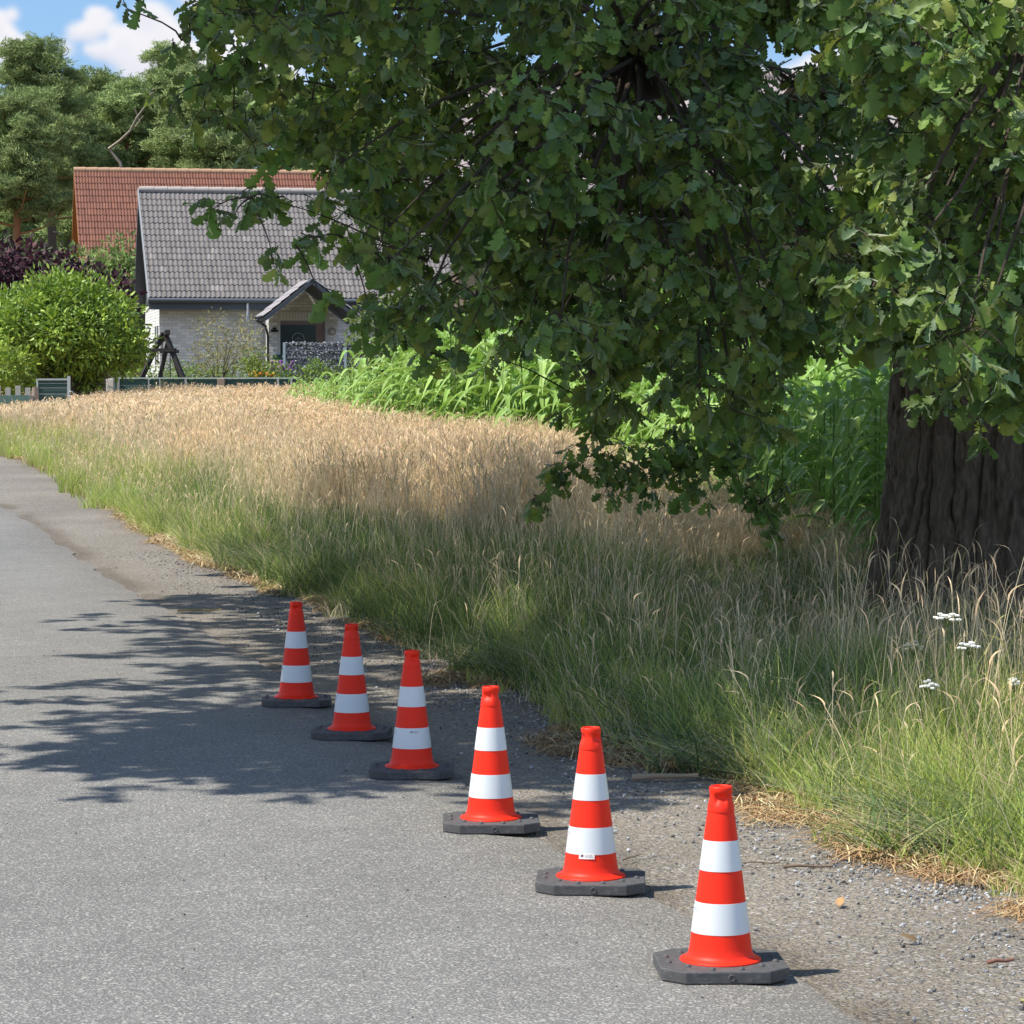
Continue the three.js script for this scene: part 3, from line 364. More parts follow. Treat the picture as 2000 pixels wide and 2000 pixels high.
const SPRIGS = [[-1.43,3.23,14.20,0.10],[-1.54,3.17,14.20,0.06],[-1.40,3.35,14.40,0.10],[-1.61,2.94,14.60,0.09],[-1.49,3.02,14.80,0.12],[-1.50,2.86,14.80,0.09],[-1.39,3.08,15.00,0.13],[-1.37,2.86,15.20,0.10],
[-1.39,3.22,14.80,0.10],[-1.26,2.70,15.00,0.08],[-1.20,2.43,14.00,0.07],[-1.14,2.43,14.20,0.09],[-1.38,2.37,14.00,0.04],[-1.29,2.33,14.00,0.04],[-1.04,2.43,14.40,0.07],[-0.91,2.44,14.60,0.09],
[-1.09,2.14,13.80,0.05],[-1.00,2.21,14.00,0.05],[-0.89,2.25,14.10,0.06],[-0.78,2.25,14.40,0.09],[-0.69,1.94,14.60,0.08],[-0.65,1.81,14.60,0.05],[-0.88,1.97,14.00,0.02],[-0.29,1.67,15.00,0.05],
[-0.63,1.85,15.00,0.07],[-1.74,3.26,13.60,0.03],[0.37,1.49,15.50,0.08],[0.51,1.36,16.00,0.07],[-0.46,1.72,15.00,0.06],[-0.10,1.70,15.20,0.07],[0.24,1.02,17.00,0.10],[0.34,1.11,17.00,0.13],
[0.49,1.16,17.00,0.14],[0.57,1.06,17.00,0.13],[0.72,1.09,17.10,0.16],[0.78,0.99,17.00,0.11],[0.90,1.11,17.20,0.16],[1.02,0.98,17.20,0.13],[1.09,1.07,17.20,0.17],[1.26,1.08,17.30,0.18],
[1.32,0.95,17.30,0.14],[1.41,0.88,17.30,0.12],[1.46,0.82,17.20,0.07],[1.47,0.72,17.00,0.03],[0.16,0.92,17.00,0.05],[0.09,0.89,17.00,0.03],[0.52,0.95,17.00,0.05],[1.57,0.97,17.30,0.08],
[1.24,1.21,17.40,0.16],[0.97,1.22,17.30,0.12]];
{
  const R = rng(404), oak = thing('oak_tree', 'large old oak with dark furrowed trunk and hanging leafy branches beside the corn', 'tree', [0, 0, 0]);
  const barkTex = dataTex(512, (x, y) => { const n = fbm(x / 9 + 2 * fbm(x / 40, y / 60, 5, 2), y / 42, 113, 4), v = .07 + .13 * Math.pow(n, 1.6); return [sr(v * 1.22), sr(v * .95), sr(v * .70)]; }, true);
  const bark = mat([1, 1, 1], { map: barkTex, bumpMap: barkTex, bumpScale: .03, roughness: 1 });
  { // trunk: plated bark pushed out between deep vertical furrows
    const gb = new GB(), N = 620, K = 210, H = 7.2; let prev = null;
    for (let k = 0; k <= K; k++) {
      const h = k / K * H, row = []; for (let j = 0; j <= N; j++) {
        const a = j / N * Math.PI * 2, base = .645 + .34 * Math.exp(-h * 2.1) * (1 + .35 * Math.cos(a * 5 + 1)) - .022 * h + .03 * Math.cos(2 * a + .7);
        const u = (j % N) / N * 66, warp = 1.6 * fbm(u / 6, h * 1.6, 121, 3, 11), f1 = Math.abs(2 * vnoise(u + warp, h * 1.5, 123, 66) - 1), f2 = Math.abs(2 * vnoise(u * .5 + warp, h * 6.5 + u * .3, 125, 33) - 1), f3 = vnoise(u * 2, h * 9, 131, 132), plate = sstep(.03, .26, f1) * (.5 + .5 * sstep(.04, .22, f2)), d = .046 * plate * (.7 + .5 * f3) + .022 * fbm(u * 2, h * 16, 129, 3, 132);
        const r = base + d - .02; row.push(gb.v(OT.x + Math.cos(a) * r, h - .15, OT.z + Math.sin(a) * r, null, j / N * 6, h / .7));
      }
      if (prev) for (let j = 0; j < N; j++) gb.i.push(prev[j], row[j], row[j + 1], prev[j], row[j + 1], prev[j + 1]); prev = row;
    }
    part('trunk', gb.build(), bark, oak);
  }
  const curve = (a, b, sag, n = 9) => { const pts = [], w = V((R() - .5), (R() - .5) * .5, (R() - .5)).multiplyScalar(a.distanceTo(b) * .12); for (let k = 0; k <= n; k++) { const t = k / n; pts.push(a.clone().lerp(b, t).addScaledVector(V(0, 1, 0), sag * Math.sin(Math.PI * t)).addScaledVector(w, Math.sin(Math.PI * t * 2) * .7)); } return pts; };
  const limbEnds = [];
  const limb = (h, to, r0, r1, sag) => { const pts = curve(V(OT.x, h, OT.z), to, sag); const gb = new GB(); gb.tube(pts, r0, r1, 9, null, .8); part('limb', gb.build(), bark, oak); limbEnds.push(...pts.slice(2)); };
  [[3.3, [-.6, 4.2, -15.5]], [3.9, [-3.2, 6.4, -17]], [3.0, [.6, 3.2, -15]], [4.2, [2.2, 5.2, -12]], [4.6, [-2.6, 6.9, -12.5]], [3.5, [-1.6, 5.2, -21]], [5, [-6, 9, -19]], [5.4, [-3, 11, -23]], [5.2, [3.4, 11, -14]], [4.4, [8, 7, -15]], [4.8, [9, 8, -22]], [5.5, [4, 12, -25]], [2.7, [1.1, 2.5, -17.3]], [3.3, [2.6, 3.6, -13]], [6, [3, 14, -19]], [4.1, [-3.8, 7.0, -25]], [4.7, [-5.2, 7.2, -11.6]]].forEach(([h, e], i) => limb(h, V(...e), .16 + .1 * R(), .035, .5 + .4 * R()));
  const near = (p) => { let b = limbEnds[0], d = 1e9; for (const q of limbEnds) { const k = q.distanceTo(p) + (q.y < p.y - .6 ? 1 : 0); if (k < d) { d = k; b = q; } } return b; };
  const branches = new GB();
  const sprays = [1, 2, 3, 4, 5].map(s => oakSpray(s, 14, .15 + .015 * s)).concat([6, 7].map(s => oakSpray(s, 5, .09))), bin = sprays.map(() => ({ m: [], c: [] })), singles = [];
  const put = (p, s, drop, small) => { const k = small ? 5 + Math.floor(R() * 2) : Math.floor(R() * 5), v = .8 + .45 * R(), t = (R() - .5) * .24; bin[k].m.push(M4(p, Q(drop + (R() - .5) * .9, R() * 6.28, (R() - .5) * 1.2), s)); bin[k].c.push(lin(v * (1 + t), v, v * (1 - t * .8))); };
  for (const [x, y, D, r] of CLUMPS) {
    const c = V(x, y, -D); branches.tube(curve(near(c), c, .12, 6), .016, .005, 5);
    const n = Math.round(165 * r * r + 3.6); for (let k = 0; k < n; k++) { let d; do d = V(R() * 2 - 1, R() * 2 - 1, R() * 2 - 1); while (d.lengthSq() > 1); put(V(x + d.x * r, y + .05 + d.y * r * .9, -D + d.z * r * 1.8), .85 + .35 * R(), .35 + .5 * R()); if (D < 13.8 && R() < .45) singles.push(V(x + d.x * r * 1.1, y + d.y * r * .9, -D + Math.abs(d.z) * r * 1.45)); }
    for (let k = 0; k < 4; k++) branches.tube(curve(c, c.clone().add(V((R() - .5) * 1.8 * r, (R() - .6) * 1.2 * r, (R() - .5) * 2 * r)), .03, 4), .005, .002, 4);
  }
  SPRIGS.forEach(([x, y, D, r], i) => {
    const c = V(x, y, -D); let par = near(c); for (const [a, b, d, q] of [...CLUMPS, ...SPRIGS]) { const o = V(a, b, -d); if (q > r && o.distanceTo(c) < par.distanceTo(c)) par = o; } branches.tube(curve(par, c, .02, 5), .006, .002, 4);
    const n = Math.round(300 * r * r + 1.4); for (let k = 0; k < n; k++) put(V(x + (R() - .5) * 1.6 * r, y + .03 + (R() - .4) * 1.4 * r, -D + (R() - .5) * 1.8 * r), .8 + .3 * R(), .5 + .6 * R(), true);
  });
  // the rest of the crown, above and around: the boughs that shade the road
  const bough = (seed) => { const r = rng(seed), L = []; for (let k = 0; k < 13; k++) { const a = r() * 6.28, q = .62 * Math.sqrt(r()); L.push(sprays[k % 5][0].clone().applyMatrix4(M4(V(Math.cos(a) * q, (r() - .5) * .5, Math.sin(a) * q), Q(.2 + .5 * r() + (r() - .5) * .9, r() * 6.28, (r() - .5) * 1.2), 1.5 + .5 * r()))); } return mergeGeometries(L); };
  const boughs = [1, 2, 3, 4].map(bough), bb = boughs.map(() => ({ m: [], c: [] }));
  let made = 0, guard = 0; while (made < 1650 && guard++ < 400000) {
    const u = R() * 2 - 1, a = R() * 6.283, q = Math.pow(R(), .42), sx = Math.cos(a), sz = Math.sin(a), sq = 1 / Math.pow(Math.pow(Math.abs(sx), 3.4) + Math.pow(Math.abs(sz), 3.4), 1 / 3.4), hr = Math.sqrt(Math.max(0, 1 - Math.pow(Math.abs(u), 2.2)));
    const lump = .86 + .28 * fbm(a * 2.2 + 9, u * 3 + 9, 141, 3), x = 3.0 + 9.5 * q * hr * sx * sq * lump, D = 18.4 + 10.2 * q * hr * sz * sq * lump, y = 9.2 + 6.6 * q * u;
    const floor = Math.max(2.5, 1.58 + .128 * Math.max(D, 8) + .95 + .06 * Math.max(0, 2 - x)); if (y < floor + (R() - .5) * .5) continue;
    const nearLim = lookup([[-9, 11.6], [-6, 10.8], [-5, 9.9], [-4, 9.7], [-2.7, 11.1], [-1.6, 12.8], [0, 13.6], [12, 14]])(x) + (fbm(x * .9 + 3, y * .7, 151, 3) - .5) * 1.2; if (D < nearLim || D > 27.3 + (R() - .5)) continue;
    if (fbm(x * .7 + 30, D * .7 + y * .9, 161, 3) < (D > 15 && y > 5.5 ? .26 : .34)) continue;
    { const k = made % 4, v = .8 + .45 * R(); bb[k].m.push(M4(V(x, y, -D), Q((R() - .5) * .6, R() * 6.28, (R() - .5) * .6), 1)); bb[k].c.push(lin(v, v, v)); } made++;
  }
  for (let k = 0; k < 210; k++) { let d; do d = V(R() * 2 - 1, R() * 2 - 1, R() * 2 - 1); while (d.lengthSq() > 1); const x = -3.2 + 2.1 * d.x, y = 6.6 + 1.5 * d.y, D = 11.9 + 1.6 * d.z + .3 * d.x; if (x > -2.6 && D < 12.2 + (x + 2.6) * .8) continue; if (D < 9.9 + (R() - .5) || fbm(x * 1.3 + 50, D * 2.2 + 7, 171, 3) < .40) continue; const v = .8 + .45 * R(); bb[k % 4].m.push(M4(V(x, y, -D), Q((R() - .5) * .6, R() * 6.28, (R() - .5) * .6), .9)); bb[k % 4].c.push(lin(v, v, v)); } // the low bough reaching out over the road
  part('branches', branches.build(), bark, oak).userData.kind = 'stuff';
  const leafM = leafMat([1, 1, 1], .46, { clearcoat: .35, clearcoatRoughness: .4 });
  boughs.forEach((g, k) => copies('crown', g, leafM, bb[k].m, bb[k].c, oak));
  sprays.forEach(([lg, wg], k) => { copies('foliage', lg, leafM, bin[k].m, bin[k].c, oak); copies('twigs', wg, bark, bin[k].m, null, oak); });
  const lgs = [1, 2, 3, 4].map(s => { const g = new GB(); oakLeaf(g, new THREE.Matrix4(), .13, .082, oakTone(rng(s)), rng(s + 60)); return g.build(); });
  singles.slice(0, 250).forEach((p, i) => { const m = part('leaf', lgs[i % 4], leafM, oak); m.position.copy(p); m.quaternion.copy(Q(.3 + R(), R() * 6.28, (R() - .5))); m.scale.setScalar(.85 + .4 * R()); });
  console.log('oak sprays', bin.reduce((a, b) => a + b.m.length, 0), 'single leaves', Math.min(250, singles.length));
}

// ------------------------------------------------------------------ corn
{
  const R = rng(31), mk = (seed) => {
    const r = rng(seed), st = new GB(), lf = new GB(), H = 1.55; st.tube([V(0, -.05, 0), V(.01, .5, 0), V(0, 1, .01), V(.01, H, .01)], .013, .006, 6, lin(.16, .24, .06));
    for (let k = 0; k < 12; k++) { const h = .2 + (H - .2) * k / 11, az = (k % 2) * Math.PI + (r() - .5) * .9 + seed, L = (.45 + .35 * r()) * (k > 9 ? .75 : 1), up = .55 + .35 * r() + (k > 9 ? .35 : 0), w = .085 + .035 * r(), v = .8 + .4 * r(), c = r() < .7 ? lin(.25 * v, .43 * v, .075 * v) : lin(.36 * v, .53 * v, .13 * v), pts = [], ws = [], n = 8, dx = Math.cos(az), dz = Math.sin(az), tw = (r() - .5) * .8;
      for (let s = 0; s <= n; s++) { const t = s / n; pts.push(V(dx * L * (t - .12 * t * t * t), h + L * (up * t - (up + .35) * t * t * .95), dz * L * (t - .12 * t * t * t) + tw * .1 * t)); ws.push(w * Math.sin(Math.PI * Math.min(.985, .16 + .84 * Math.pow(t, .75)))); }
      for (const sd of [-1, 1]) { let pa = -1, pb = -1; for (let s = 0; s <= n; s++) { const p = pts[s], q = ws[s], a = lf.v(p.x, p.y, p.z, c), b = lf.v(p.x - dz * q * .5 * sd, p.y + q * .22, p.z + dx * q * .5 * sd, c); if (s) { if (sd > 0) lf.i.push(pa, pb, b, pa, b, a); else lf.i.push(pa, b, pb, pa, a, b); } pa = a; pb = b; } } }
    return [st.build(), lf.build()];
  };
  const kinds = [1, 2, 3, 4, 5].map(mk), sm = leafMat([1, 1, 1], 0, { roughness: .6 }), lm = leafMat([1, 1, 1], .36, { clearcoat: .3, clearcoatRoughness: .4 });
  const front = cornFront, list = [];
  for (let D = 21.5; D < 60; D += .42) for (let x = front(D); x < .185 * D + 1.2; x += .40) list.push([x + (R() - .5) * .25, D + (R() - .5) * .3, x - front(D)]);
  const shown = list.filter(([x, D]) => x < .172 * D && !(Math.abs(x / D - 3.05 / 19) < .04)).sort((a, b) => (a[2] + a[1] * .02) - (b[2] + b[1] * .02)), single = new Set(shown.slice(0, 130)), bins = kinds.map(() => []);
  for (const p of list) {
    const [x, D, e] = p, k = Math.floor(R() * 5), s = (1.04 + .2 * R()) * lerp(.84, 1.2, sstep(26, 42, D)) * lerp(.9, 1.05, sstep(0, 2.5, e)) * lerp(1, .42, sstep(43, 57, D)), y = HD(D), a = R() * 6.28;
    if (single.has(p)) { const t = thing('corn_plant', 'green corn plant in the outer rows of the corn patch behind the dry grass', 'corn plant', [x, y, -D], a, 'corn plants along the edge of the patch'); t.scale.setScalar(s); part('stalk', kinds[k][0], sm, t); part('leaves', kinds[k][1], lm, t).userData.kind = 'stuff'; }
    else bins[k].push(M4(V(x, y, -D), Q((R() - .5) * .1, a, (R() - .5) * .1), s));
  }
  kinds.forEach(([g, l], k) => { copies('corn_stalks', g, sm, bins[k], null, null, 'stalks of the dense green corn crop behind the outer rows', 'corn'); copies('corn_leaves', l, lm, bins[k], null, null, 'leafy mass of the dense green corn crop', 'corn'); });
  console.log('corn', list.length);
}

// ------------------------------------------------------------------ wild flowers and litter
{
  const R = rng(8), green = mat([.14, .19, .06]), white = mat([.80, .80, .76], { roughness: .9 }), cream = mat([.62, .56, .40]), dot = new THREE.IcosahedronGeometry(.0042, 0);
  const yarrow = (x, y, D, r, label, m = white) => {
    const t = thing('wild_flower', label, 'flower', [x, HD(D), -D]), n = new GB(); n.tube([V(.08, 0, .03), V(.04, y * .5, .01), V(0, y - .05, 0)], .0035, .0024, 5); part('stem', n.build(), green, t);
    const rays = new GB(), umb = []; for (let k = 0; k < 15; k++) { const a = k * 2.4, q = r * Math.sqrt((k + .4) / 15), hx = Math.cos(a) * q, hz = Math.sin(a) * q, hy = y - .4 * q + .022 * (R() - .5); rays.tube([V(0, y - .05, 0), V(hx * .6, y - .025, hz * .6), V(hx, hy, hz)], .001, .0008, 4); for (let j = 0; j < 26; j++) { const b = R() * 6.28, w = r * .17 * Math.sqrt(R()); umb.push(dot.clone().translate(hx + Math.cos(b) * w, hy + .003 * R() - w * .12, hz + Math.sin(b) * w)); } }
    part('rays', rays.build(), green, t).userData.kind = 'stuff'; part('flower_head', mergeGeometries(umb), m, t); t.rotation.z = .05 * (R() - .5);
  };
  yarrow(1.66, .69, 11.55, .05, 'tallest white umbel flower rising from the sunlit verge grass'); yarrow(1.735, .585, 11.5, .042, 'white umbel flower just below the tallest one in the verge'); yarrow(1.57, .455, 11.3, .034, 'small white flower low in the sunlit verge grass'); yarrow(1.545, .565, 11.7, .036, 'fading cream umbel flower among seed stalks', cream); yarrow(1.92, .44, 11.5, .02, 'tiny white flower beside tall bending grass stalk');
  const wood = mat([.17, .12, .085]), pale = mat([.36, .27, .18]);
  const stick = (x, D, L, r, a, label, m) => { const t = tag(part(numbered('stick'), (() => { const g = new GB(); g.tube([V(-L / 2, 0, 0), V(-L / 6, .006, L * .05), V(L / 5, .002, -L * .04), V(L / 2, .008, L * .06)], r, r * .6, 7); return g.build(); })(), m), label, 'stick', 'fallen sticks on the shoulder'); t.position.set(x, HD(D) + .018 + r, -D); t.rotation.y = a; };
  stick(.60, 11.8, .26, .014, .08, 'thick pale broken branch lying on the shaded gravel', pale); stick(.81, 9.74, .12, .003, -.3, 'thin dark curved twig on gravel beside the front sunny cone', wood); stick(.39, 9.85, .09, .003, .9, 'thin twig on the ground behind the stickered cone', wood); stick(1.31, 8.06, .075, .006, .2, 'short reddish stick on the loose gravel', mat([.22, .10, .07])); stick(-2.12, 20.5, .30, .008, .1, 'yellowish stick near the road edge by the shadow tips', mat([.42, .31, .14])); stick(.95, 9.65, .16, .006, -.2, 'brown twig at the foot of the hay', wood);
  const lg = (s) => { const g = new GB(); oakLeaf(g, new THREE.Matrix4(), .07, .045, lin(1, 1, 1), rng(s)); return g.build(); };
  [[.98, 9.02, [.50, .28, .12], 'curled tan dead leaf on the gravel beside the front cone'], [1.08, 8.4, [.20, .13, .06], 'brown dead leaf on the pale shoulder'], [1.27, 7.5, [.55, .50, .16], 'yellow dead leaf on the gravel'], [0, 11.0, [.40, .27, .10], 'small ochre leaf on the shaded asphalt beside the third cone'], [.46, 14.23, [.34, .34, .31], 'pale dead leaf at the grass edge in the shade'], [.13, 15.03, [.30, .28, .24], 'greyish dead leaf beside the shaded cones'], [.62, 13.7, [.42, .43, .42], 'whitish crumpled leaf at the shaded grass edge'], [1.19, 11.31, [.50, .46, .38], 'crumpled whitish leaf lying on the sunlit hay']].forEach(([x, D, c, l], i) => { const m = tag(part(numbered('dead_leaf'), lg(i + 3), leafMat(c, .1)), l, 'leaf'); m.position.set(x, HD(D) + .035, -D); m.rotation.set(.15, i * 1.3, .3); m.scale.setScalar(.8); });
}
console.log('oak, corn, flowers done');

// ------------------------------------------------------------------ houses
const mortar = mat([.62, .62, .61]), whiteBrick = mat([.88, .88, .86], { roughness: .9 }), slateGrey = mat([.075, .088, .105], { roughness: .6 }), gutterM = mat([.10, .115, .13], { roughness: .45 });
function tileGeo(w, L) { // pan tile: S-wave across, thick front lip
  const gb = new GB(), prof = [[0, .010], [.16, .034], [.34, .042], [.52, .030], [.68, .010], [.84, .003], [1.0, .008]]; const up = [], lo = [], under = [];
  for (const [u, h] of prof) { const x = u * w; lo.push(gb.v(x, h + .022, 0)); up.push(gb.v(x, h, -L * 1.06)); under.push(gb.v(x, h - .012, .001)); }
  const lo2 = prof.map(([u, h]) => gb.v(u * w, h + .022, .0005));
  for (let k = 0; k < prof.length - 1; k++) { gb.i.push(lo[k], lo[k + 1], up[k + 1], lo[k], up[k + 1], up[k]); gb.i.push(under[k], under[k + 1], lo2[k + 1], under[k], lo2[k + 1], lo2[k]); }
  return gb.build();
}
function tiledSlope(roof, { length, slope, w, gauge, tones, singles, seed, yTop = 0 }) {
  // roof: a Group whose x runs along the eave and whose -z runs up the slope
  const R = rng(seed), g = tileGeo(w, gauge), rows = Math.floor(slope / gauge), cols = Math.floor(length / w), mats = tones.map(c => mat(c, { roughness: .85 })), rest = tones.map(() => []); let made = 0;
  for (let r = 0; r < rows; r++) for (let c = 0; c < cols; c++) {
    const k = Math.floor(R() * R() * tones.length), m = M4(V(c * w, .02 + (R() - .5) * .006, -r * gauge), Q((R() - .5) * .02, (R() - .5) * .02, 0), 1);
    if (made < singles && c < 22) { const t = part('roof_tile', g, mats[k], roof); m.decompose(t.position, t.quaternion, t.scale); made++; } else rest[k].push(m);
  }
  rest.forEach((m, k) => m.length && copies('roof_tiles', g, mats[k], m, null, roof));
}
function brickSkin(parent, { w, h, holes = [], clip, seed, soldier }) { // bricks standing 4 mm proud of the wall plane z = 0
  const R = rng(seed), g = new THREE.BoxGeometry(.228, .070, .016), ms = [], cs = []; let row = 0;
  for (let y = .042; y < h - .03; y += .0833, row++) for (let x = (row % 2 ? 0 : -.12) + .12; x < w + .1; x += .24) {
    const x0 = Math.max(.005, x - .114), x1 = Math.min(w - .005, x + .114); if (x1 - x0 < .05) continue; const cx = (x0 + x1) / 2; if (clip && !clip(cx, y)) continue; if (holes.some(([a, b, c, d]) => cx > a - .09 && cx < b + .09 && y > c && y < d)) continue;
    ms.push(M4(V(cx, y, -.004 + (R() - .5) * .004), Q(0, 0, 0), V((x1 - x0) / .228, 1, 1))); const v = .8 + .3 * R(); cs.push(lin(v, v, v));
  }
  if (soldier) { const [a, b, y] = soldier; for (let x = a + .045; x < b; x += .0833) { ms.push(M4(V(x, y, -.003), Q(0, 0, Math.PI / 2), 1)); cs.push(lin(.95, .95, .97)); } }
  return copies('bricks', g, whiteBrick, ms, cs, parent);
}
function sub(name, parent, pos, rot = [0, 0, 0]) { const g = new THREE.Group(); g.name = name; g.position.set(...pos); g.rotation.set(...rot); parent.add(g); return g; }

{ // white brick house with grey pan-tile roof
  const h = thing('brick_house', 'white brick house with grey tiled roof and small gabled porch', 'house', [-9.88, 1.05, -85.0], 10.5 * Math.PI / 180);
  const LEN = 11.5, EAVE = 2.83, RIDGE = 6.13, zE = .60, zR = -4.0, zB = -6.6, back = -6.2;
  const slope = Math.hypot(RIDGE - EAVE, zE - zR), pitch = Math.atan2(RIDGE - EAVE, zE - zR), onRoof = (z) => EAVE + (zE - z) * Math.tan(pitch);
  const body = part('wall', mergeGeometries([box(LEN, 2.55, .2, LEN / 2, 0, -.11), box(.2, 2.55, -back - .22, .11, 0, back / 2 - .11), box(.2, 2.55, -back - .22, LEN - .11, 0, back / 2 - .11), box(LEN, 2.55, .2, LEN / 2, 0, back)]), mortar, h);
  brickSkin(body, { w: LEN, h: 2.55, seed: 3, holes: [[3.0, 4.8, 0, 2.3]] });
  const side = sub('gable_wall', h, [0, 0, back], [0, -Math.PI / 2, 0]); brickSkin(side, { w: -back, h: 2.75, seed: 5 });
  { const rearPitch = (RIDGE - 2.6) / (zR - zB); const gp = [[0, 2.75], [-back, 2.75], [-back, EAVE + .25]]; const s = poly([[0, 2.56], [-back - .01, 2.56], [-back - .01, onRoof(-.0) - .14], [-back + zR, RIDGE - .16], [0, RIDGE - (back - zR) * -rearPitch - .2]], .04); s.translate(0, 0, -.05); part('gable_cladding', s, slateGrey, side);
    for (let y = 2.8; y < 5.7; y += .22) { const f = Math.min(-.02, zE - (y + .42 - EAVE) / Math.tan(pitch)) - back, q = Math.max(back + .02, zR - (RIDGE - y - .42) / rearPitch) - back; if (f - q > .15) part('cladding_board', box(f - q, .205, .016, (f + q) / 2, y, .0), slateGrey, side); } }
  const roof = sub('roof', h, [-.33, EAVE, zE], [pitch, 0, 0]); roof.userData.label = 'grey pan-tile roof slope facing the meadow';
  const deckS = part('roof_deck', box(LEN + .66, .14, slope, (LEN + .66) / 2, -.16, -slope / 2), slateGrey, roof);
  tiledSlope(roof, { length: LEN + .66, slope, w: .1365, gauge: .317, tones: [[.172, .158, .150], [.15, .138, .132], [.195, .178, .168], [.24, .222, .21]], singles: 300, seed: 12 });
  for (let x = .1; x < LEN + .6; x += .4) { const g = new THREE.CylinderGeometry(.10, .115, .42, 10, 1, false, -Math.PI / 2, Math.PI); g.rotateZ(Math.PI / 2); g.rotateX(-Math.PI / 2 + Math.PI / 2); const m = part('ridge_tile', g, mat([.40, .36, .33]), h); m.position.set(x - .2, RIDGE - .0, zR + .02); }
  const rb = (() => { const a = V(0, RIDGE - .02, zR), d = Math.hypot(RIDGE - 2.6, zR - zB); const g = new THREE.BoxGeometry(LEN + .66, .14, d + .1); g.rotateX(-Math.atan2(RIDGE - 2.6, zR - zB)); g.translate(LEN / 2, (RIDGE + 2.6) / 2 - .08, (zR + zB) / 2); return part('rear_roof', g, slateGrey, h); })();
  part('verge_board', beam(V(-.34, EAVE - .05, zE), V(-.34, RIDGE - .03, zR), .03, .2), mat([.30, .32, .34]), h);
  part('fascia', box(LEN + .66, .24, .03, LEN / 2, EAVE - .27, zE - .05), gutterM, h); part('soffit', box(LEN + .66, .03, zE + .02, LEN / 2, EAVE - .29, zE / 2 - .02), gutterM, h);
  { const g = new THREE.CylinderGeometry(.065, .065, LEN + .7, 12, 1, true, 0, Math.PI); g.rotateZ(Math.PI / 2); g.rotateX(Math.PI / 2); g.translate(LEN / 2, EAVE - .045, zE + .07); part('gutter', g, gutterM, h); }
  part('downpipe', new THREE.CylinderGeometry(.035, .035, .55, 10).translate(2.42, EAVE - .36, zE + .0), mat([.42, .47, .52]), h);
  part('window', mergeGeometries([box(.03, 1.1, .06, 0, 0, .02), box(.03, 1.1, .06, .9, 0, .02)]), mat([.2, .22, .24]), side).position.set(4.9, 1.0, 0);
  // porch
  const p = sub('porch', h, [3.87, 0, 1.5]), hw = .96, ow = .635, lint = 2.22, pe = 2.32, pk = 3.33;
  const ps = Math.tan(Math.atan2(pk - pe, 1.27)), top = (x) => pk - .10 - Math.abs(x) * ps;
  part('porch_wall', poly([[-hw, 0], [-ow, 0], [-ow, lint], [ow, lint], [ow, 0], [hw, 0], [hw, top(hw)], [0, top(0)], [-hw, top(hw)]], .2).translate(0, 0, -.212), mortar, p);
  { const g = brickSkin(p, { w: 2 * hw, h: 3.3, seed: 9, holes: [[hw - ow, hw + ow, 0, lint + .24]], clip: (x, y) => y < top(x - hw) - .04, soldier: [hw - ow, hw + ow, lint + .12] }); g.position.x = -hw; }
  for (const sd of [-1, 1]) part('porch_side_wall', box(.18, 2.3, 1.28, sd * (hw - .1), 0, -.86), mortar, p);
  for (const s of [-1, 1]) {
    const a = Math.atan2(pk - pe, 1.27), len = Math.hypot(pk - pe, 1.27) + .06, g = M4(V(0, pk, .28), Q(0, s > 0 ? -Math.PI / 2 : Math.PI / 2, 0), 1);
    // slope running down from the ridge, tiles across it
    const deck = box(1.9, .1, len, s > 0 ? .95 : -.95, -.13, len / 2);
    const t = tileGeo(.15, .3), tm = mat([.30, .28, .29]); deck.applyMatrix4(new THREE.Matrix4().makeRotationX(a)); part('porch_deck', deck, slateGrey, p).applyMatrix4(g);
    const ms = []; for (let r = 0; r < 5; r++) for (let c = 0; c < 12; c++) { const x = (s > 0 ? c * .15 : -c * .15 - .15), q = new THREE.Matrix4().makeRotationX(a).multiply(M4(V(x, .0, len - r * .31), Q(0, 0, 0), 1)); ms.push(q); } copies('porch_tiles', t, tm, ms, null, p).applyMatrix4(g);
    part('barge_board', beam(V(0, pk - .12, .27), V(s * 1.30, pe - .14, .27), .035, .17), mat([.17, .20, .25]), p); part('barge_soffit', beam(V(0, pk - .16, .13), V(s * 1.27, pe - .15, .13), .26, .03), mat([.30, .33, .38]), p);
  }
  { const g = new GB(); g.tube([V(-1.34, 2.28, .3), V(-1.30, 2.2, .2), V(-1.05, 2.06, .1), V(-.99, 1.8, .07), V(-.99, .2, .07)], .035, .035, 8); part('downpipe', g.build(), mat([.03, .032, .036], { roughness: .5 }), p); }
  part('door_panel', box(1.0, 2.1, .06, 0, .02, -1.30), mat([.028, .055, .055], { roughness: .5 }), p); part('recess_wall', box(1.9, 2.4, .04, 0, 0, -1.36), mat([.26, .19, .16]), p);
  { const g = new THREE.TorusGeometry(.17, .012, 8, 24, Math.PI); g.translate(0, 1.72, -1.255); part('door_arch', mergeGeometries([g, box(.022, .7, .02, -.17, 1.02, -1.255), box(.022, .7, .02, .17, 1.02, -1.255), box(.012, .75, .02, 0, 1.05, -1.255), new THREE.TorusGeometry(.09, .008, 6, 20, Math.PI).translate(0, 1.66, -1.255)].map(x => x.index ? x.toNonIndexed() : x)), mat([.28, .32, .33]), p); }
  part('house_plaque', mergeGeometries([box(.2, .07, .015, 0, 0, .008), box(.11, .05, .015, 0, .075, .008)]), mat([.02, .02, .024]), p).position.set(-.80, 1.90, 0);
  { const g = new THREE.CylinderGeometry(.115, .115, .03, 20); g.rotateX(Math.PI / 2); const r = part('wall_ornament', g, mat([.36, .31, .28]), p); r.position.set(.80, 1.92, .015); const q = part('ornament_centre', new THREE.SphereGeometry(.06, 12, 8).scale(1, 1, .4), mat([.62, .58, .53]), p); q.position.set(.81, 1.91, .03); }
